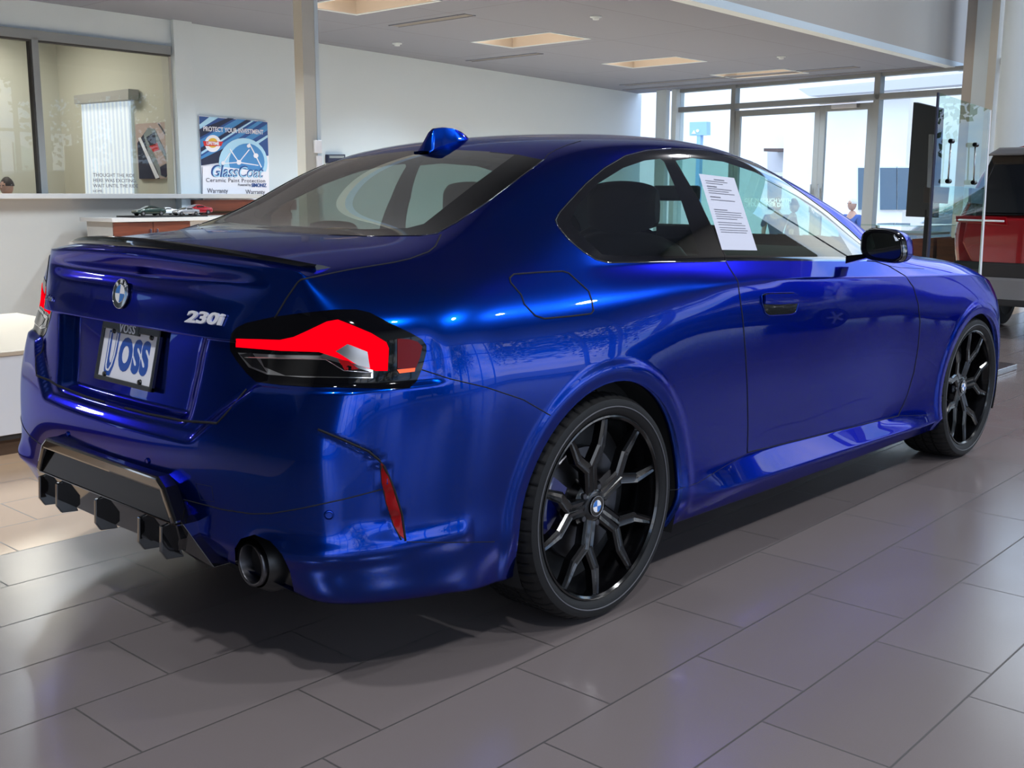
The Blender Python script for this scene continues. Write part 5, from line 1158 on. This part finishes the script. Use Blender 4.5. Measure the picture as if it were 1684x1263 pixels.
# ------------------------------------------------------------------ door handles, mirrors, window sheet
HP = [(1252,485),(1258,482),(1304,481),(1310,485),(1312,500),(1308,514),(1302,517),(1264,519),(1258,515),(1253,500)]
hs = patch('handle_recess', HP, 'rim_black', .0012, [DOOR_R, DOOR_L], res=7)
patch('door_handle', [(1254,486),(1259,484),(1303,483),(1308,487),(1309,499),(1275,501),(1254,500)], 'car_paint', .012, [DOOR_R, DOOR_L], thick=.008, res=7)
seam('handle_rim', HP, m='car_paint', r=.0022, closed=True, parent=DOOR_R, both=False, off=.001)
for s in (1, -1):
    pr = DOOR_R if s == 1 else DOOR_L
    e = empty('wing_mirror', (1.55, -.985*s, 1.033), 0, pr); e.scale = (1, s, 1)
    mb = MB(); secs = []
    for t, k in ((0, .93), (.02, 1.0), (.06, .98), (.10, .86), (.135, .62), (.155, .25)):
        w, h = .088*k, .062*k; r_ = .65
        ring = []
        for i in range(28):
            a = 2*math.pi*i/28; cx_ = math.copysign(abs(math.cos(a))**r_, math.cos(a)); sz_ = math.copysign(abs(math.sin(a))**r_, math.sin(a))
            ring.append((-.045+t, cx_*w+(.010*sz_ if cx_ < 0 else 0), sz_*h-.012*(cx_ > .3)*0+(.006*cx_)))
        secs.append(ring+[ring[0]])
    mb.grid(secs); mb.build('mirror_housing', 'gloss_black', e, smooth=True)
    mb = MB(); mb.prism([(p[1]*.97, p[2]*.97) for p in secs[0][:-1]], -.046, -.030, 'x'); mb.build('mirror_rim', 'gloss_black', e, bevel=.004, auto=40)
    mb = MB(); mb.prism([(p[1]*.80-.008, p[2]*.80) for p in secs[0][:-1]], -.0475, -.046, 'x'); g = mb.build('mirror_glass', 'mirror', e)
    g.rotation_euler = (0, .0, .0)
    mb = MB(); mb.grid([[(p[0]+.003, p[1]*1.015, p[2]*1.015) for p in r0] for r0 in secs[1:]]); mb.build('mirror_cap', 'car_paint', e, smooth=True)
    mb = MB(); mb.grid([[(x, y, z), (x, y, z-.03*(1-t*.5)), (x+.06, y, z-.03*(1-t*.5)), (x+.06, y, z), (x, y, z)] for t in (0, .5, 1) for x, y, z in [(-.01, .155-.09*t, -.045+.012*t)]]); mb.build('mirror_arm', 'gloss_black', e)
SH = [(1149, 286), (1207, 293), (1245, 412), (1187, 411)]
patch('window_sheet', SH, 'paper', .0010, DOOR_R, both=False, res=20)
def sheet(u, v):
    a, b, c, d = [np.array(p, float) for p in SH]; return tuple((a*(1-u)+b*u)*(1-v)+(d*(1-u)+c*u)*v)
for v0, u0, u1, w in ((.05,.38,.68,.012),(.08,.12,.75,.008),(.11,.12,.6,.008),(.15,.12,.4,.012),(.18,.12,.8,.008),(.21,.12,.7,.008),(.24,.12,.85,.008),(.29,.12,.42,.012),(.33,.12,.8,.008),(.46,.12,.5,.010),(.49,.12,.88,.007),(.52,.12,.85,.007),(.55,.12,.88,.007),(.58,.12,.7,.007),(.63,.12,.8,.007),(.66,.12,.88,.007),(.70,.12,.86,.007),(.73,.12,.9,.007),(.76,.12,.85,.007)):
    patch('sheet_text', [sheet(u0, v0), sheet(u1, v0), sheet(u1, v0+w), sheet(u0, v0+w)], 'ink_grey', .0018, DOOR_R, both=False, res=30)
# ------------------------------------------------------------------ wheels
def make_wheel(x, s, w, y_face, turn):
    e = empty('wheel', (x, -y_face*s, .331), 0, car); e.scale = (1, s, 1)
    R = .331; rim = .268
    # tyre: sidewall and tread with cut grooves (y grows towards the middle of the car)
    prof = [(rim-.006, .018), (rim+.002, .004), (rim+.018, -.006), (rim+.034, -.009), (rim+.048, -.004), (R-.008, .008), (R-.003, .018), (R, .034)]
    for g in (.060, .105, .150, .195):
        if g < w-.03: prof += [(R, g-.005), (R-.007, g-.004), (R-.007, g+.004), (R, g+.005)]
    prof += [(R, w-.03), (R-.008, w-.012), (R-.03, w), (rim, w-.01)]
    K = 64*6; vs = []; m = len(prof)
    for i in range(K):
        a = 2*math.pi*i/K; c, q = math.cos(a), math.sin(a)
        for j, (r, h) in enumerate(prof):
            if 5 <= j <= m-4 and i % 6 == 0 and not (j in (5,) and (i//6) % 2): r -= .006
            vs.append((r*c, h, r*q))
    mb = MB(); mb.add(vs, [(i*m+t, i*m+t+1, ((i+1) % K)*m+t+1, ((i+1) % K)*m+t) for i in range(K) for t in range(m-1)]); mb.build('tyre', 'tyre_rubber', e, auto=35)
    mb = MB(); mb.tube([((rim+.027)*math.cos(i*math.pi/60), -.0085, (rim+.027)*math.sin(i*math.pi/60)) for i in range(120)], .0022, 6, True); mb.build('tyre_bead', 'tyre_text', e, smooth=True)
    mb = MB(); mb.lathe([(rim-.024, .20), (rim-.026, .05), (rim-.012, .018), (rim-.010, .006), (rim-.004, .000), (rim+.001, .001), (rim+.003, .008), (rim-.006, .02)], 96, 'y'); mb.build('rim_barrel', 'rim_black', e, auto=30)
    # five Y spokes
    def dish(r): return .008+.034*(1-min(1, r/.25))**1.3
    sp = MB()
    def beam(p, q, w0, w1, dep=.030, ch=.006):
        p, q = Vector((p[0], p[1])), Vector((q[0], q[1])); t = (q-p).normalized(); nrm = Vector((-t.y, t.x)); rows = []
        for k in range(5):
            c = p+(q-p)*k/4; ww = w0+(w1-w0)*k/4; y = dish(c.length)
            rows.append([(c.x+nrm.x*a, y+b, c.y+nrm.y*a) for a, b in ((-ww/2, dep), (-ww/2, ch), (-ww/2+ch, 0), (0, .0025), (ww/2-ch, 0), (ww/2, ch), (ww/2, dep))])
        sp.grid(rows); sp.add(rows[0], [tuple(range(7))]); sp.add(rows[-1], [tuple(range(7))[::-1]])
    for k in range(5):
        a = turn+k*2*math.pi/5
        f = (.118*math.cos(a), .118*math.sin(a))
        for d in (-1, 1):
            b0 = a+d*.22; b1 = a+d*.085; b2 = a+d*.28; b3 = a+d*.325
            beam((.045*math.cos(b0), .045*math.sin(b0)), (.128*math.cos(a+d*.10), .128*math.sin(a+d*.10)), .034, .030)
            beam((.122*math.cos(a+d*.06), .122*math.sin(a+d*.06)), (.185*math.cos(a+d*.30), .185*math.sin(a+d*.30)), .036, .034)
            beam((.178*math.cos(a+d*.29), .178*math.sin(a+d*.29)), (.262*math.cos(a+d*.305), .262*math.sin(a+d*.305)), .034, .024)
    sp.build('spokes', 'rim_black', e, auto=25)
    mb = MB(); mb.lathe([(0, .033), (.036, .033), (.046, .036), (.066, .046), (.074, .052), (.074, .09)], 40, 'y'); mb.build('hub', 'rim_black', e, auto=30)
    for k in range(5):
        a = turn+(k+.5)*2*math.pi/5; mb = MB(); mb.T = Matrix.Translation((.056*math.cos(a), .036, .056*math.sin(a))); mb.lathe([(0, 0), (.008, 0), (.010, .004), (.010, .02)], 12, 'y'); mb.build('wheel_bolt', 'brake_metal', e, auto=30)
    T = Matrix.Translation((0, .031, 0)) @ Matrix(((1, 0, 0, 0), (0, 0, -1, 0), (0, 1, 0, 0), (0, 0, 0, 1)))
    roundel(.030, T, e, False)
    mb = MB(); mb.lathe([(.06, .085), (.165, .085), (.168, .088), (.168, .108), (.165, .11), (.06, .11)], 64, 'y'); mb.build('brake_disc', 'brake_metal', e, auto=30)
    mb = MB(); a0 = 2.5 if x < 1 else 2.6
    mb.lathe([(.105, .070), (.172, .070), (.182, .078), (.182, .12), (.105, .12)], 10, 'y', a0, a0+.95); mb.build('brake_caliper', 'caliper_blue', e, auto=30)
    mb = MB(); mb.lathe([(.0, .115), (.25, .125), (.25, .13), (0, .13)], 40, 'y'); mb.build('backing_plate', 'matte_black', e)
    return e
for s in (1, -1):
    make_wheel(0.0, s, .250, .896, math.radians(33)); make_wheel(2.741, s, .225, .892, math.radians(75))
# ------------------------------------------------------------------ cabin
cab = empty('cabin', (0, 0, 0), 0, car)
def slab(name, pts, y0, y1, m, parent=cab, bevel=.03, seg=3): 
    mb = MB(); mb.prism(pts, y0, y1, 'y'); return mb.build(name, m, parent, bevel=bevel, seg=seg, auto=60)
# inner roof and pillars follow the skin a little inside
inner = {}
region['inner_shell'] = [f for f in region.get('body_shell', []) if f.calc_center_median().z > 1.02 and -.3 < f.calc_center_median().x < 2.1]
skin('headliner', ['roof'], 'headliner', off=-.02); skin('pillar_trim', ['inner_shell'], 'pillar_grey', off=-.012)
for yc in (-.38, .38):
    s = empty('front_seat', (-.15, yc, 0), 0, cab)
    def seatpart(name, prof, w, m, cr=2.6):
        mb = MB(); rows = []
        for i in range(13):
            t = -1+2*i/12; k = (1-abs(t)**cr)**.5 if abs(t) < 1 else 0; cx_ = sum(p[0] for p in prof)/len(prof); cz_ = sum(p[1] for p in prof)/len(prof)
            kk = .35+.65*k
            rows.append([(cx_+(p[0]-cx_)*kk, t*w/2, cz_+(p[1]-cz_)*(.62+.38*k)) for p in prof]+[(cx_+(prof[0][0]-cx_)*kk, t*w/2, cz_+(prof[0][1]-cz_)*(.62+.38*k))])
        mb.grid(rows); mb.add(rows[0][:-1], [tuple(range(len(prof)))]); mb.add(rows[-1][:-1], [tuple(range(len(prof)))[::-1]]); return mb.build(name, m, s, smooth=True)
    seatpart('backrest', [(1.02,.48),(.93,.75),(.86,.98),(.845,1.06),(.875,1.09),(.93,1.07),(1.0,.95),(1.10,.70),(1.16,.50)], .50, 'seat_leather')
    seatpart('headrest', [(.855,1.08),(.835,1.15),(.84,1.23),(.865,1.262),(.90,1.255),(.925,1.18),(.92,1.09)], .30, 'seat_leather', 2.0)
    seatpart('cushion', [(1.08,.38),(1.05,.52),(1.2,.55),(1.5,.56),(1.56,.52),(1.55,.40)], .50, 'seat_leather')
    s = empty('rear_seat', (0, yc*.88, 0), 0, cab)
    seatpart('backrest', [(.25,.45),(.05,.80),(-.03,.99),(-.02,1.03),(.03,1.03),(.12,.95),(.28,.70),(.38,.50)], .56, 'seat_leather')
    seatpart('headrest', [(-.02,1.02),(-.035,1.08),(-.02,1.115),(.01,1.12),(.04,1.08),(.045,1.02)], .26, 'seat_leather')
    seatpart('cushion', [(.3,.35),(.28,.50),(.5,.53),(.75,.52),(.78,.36)], .56, 'seat_leather')
slab('parcel_shelf', [(-.42,1.035),(-.42,1.06),(-.02,1.02),(-.02,.99)], -.60, .60, 'dash_plastic', bevel=.005)
slab('dashboard', [(1.62,.86),(1.64,.93),(1.75,.965),(2.15,.985),(2.25,.98),(2.25,.5),(1.75,.5)], -.74, .74, 'dash_plastic')
slab('centre_console', [(1.0,.45),(1.02,.62),(1.4,.64),(1.75,.78),(1.75,.4)], -.12, .12, 'dash_plastic')
for s in (-1, 1):
    slab('door_card', [(.62,.25),(.60,.98),(1.9,.945),(2.0,.4),(1.95,.25)], s*.76, s*.79, 'dash_plastic', bevel=.008)
    slab('rear_side_trim', [(-.25,.6),(-.15,1.0),(.60,.985),(.60,.3),(.35,.3)], s*.72, s*.775, 'dash_plastic', bevel=.008)
slab('cabin_floor', [(.3,.24),(.3,.30),(2.2,.34),(2.2,.26)], -.76, .76, 'matte_black', bevel=.004)
slab('rear_bulkhead', [(-.1,.3),(-.25,1.0),(-.22,1.0),(.0,.3)], -.70, .70, 'matte_black', bevel=.004)
sw = empty('steering_wheel', (1.50, .38, .90), 0, cab); sw.rotation_euler = (0, math.radians(-65), 0)
mb = MB(); mb.tube([(.18*math.cos(a*math.pi/20), .18*math.sin(a*math.pi/20), 0) for a in range(40)], .016, 8, True); mb.build('steering_rim', 'dash_plastic', sw, smooth=True)
mb = MB(); mb.box(-.05, .05, -.17, .17, -.015, .015); mb.box(-.17, .05, -.03, .03, -.015, .015); mb.build('steering_hub', 'dash_plastic', sw, bevel=.01)
mb = MB(); mb.cbox((1.60, 0, 1.22), (.03, .24, .065)); mb.build('rear_view_mirror', 'matte_black', cab, bevel=.012)
mb = MB(); mb.cbox((1.70, 0, 1.02), (.02, .34, .13)); mb.build('dash_screen', 'gloss_black', cab, bevel=.01)
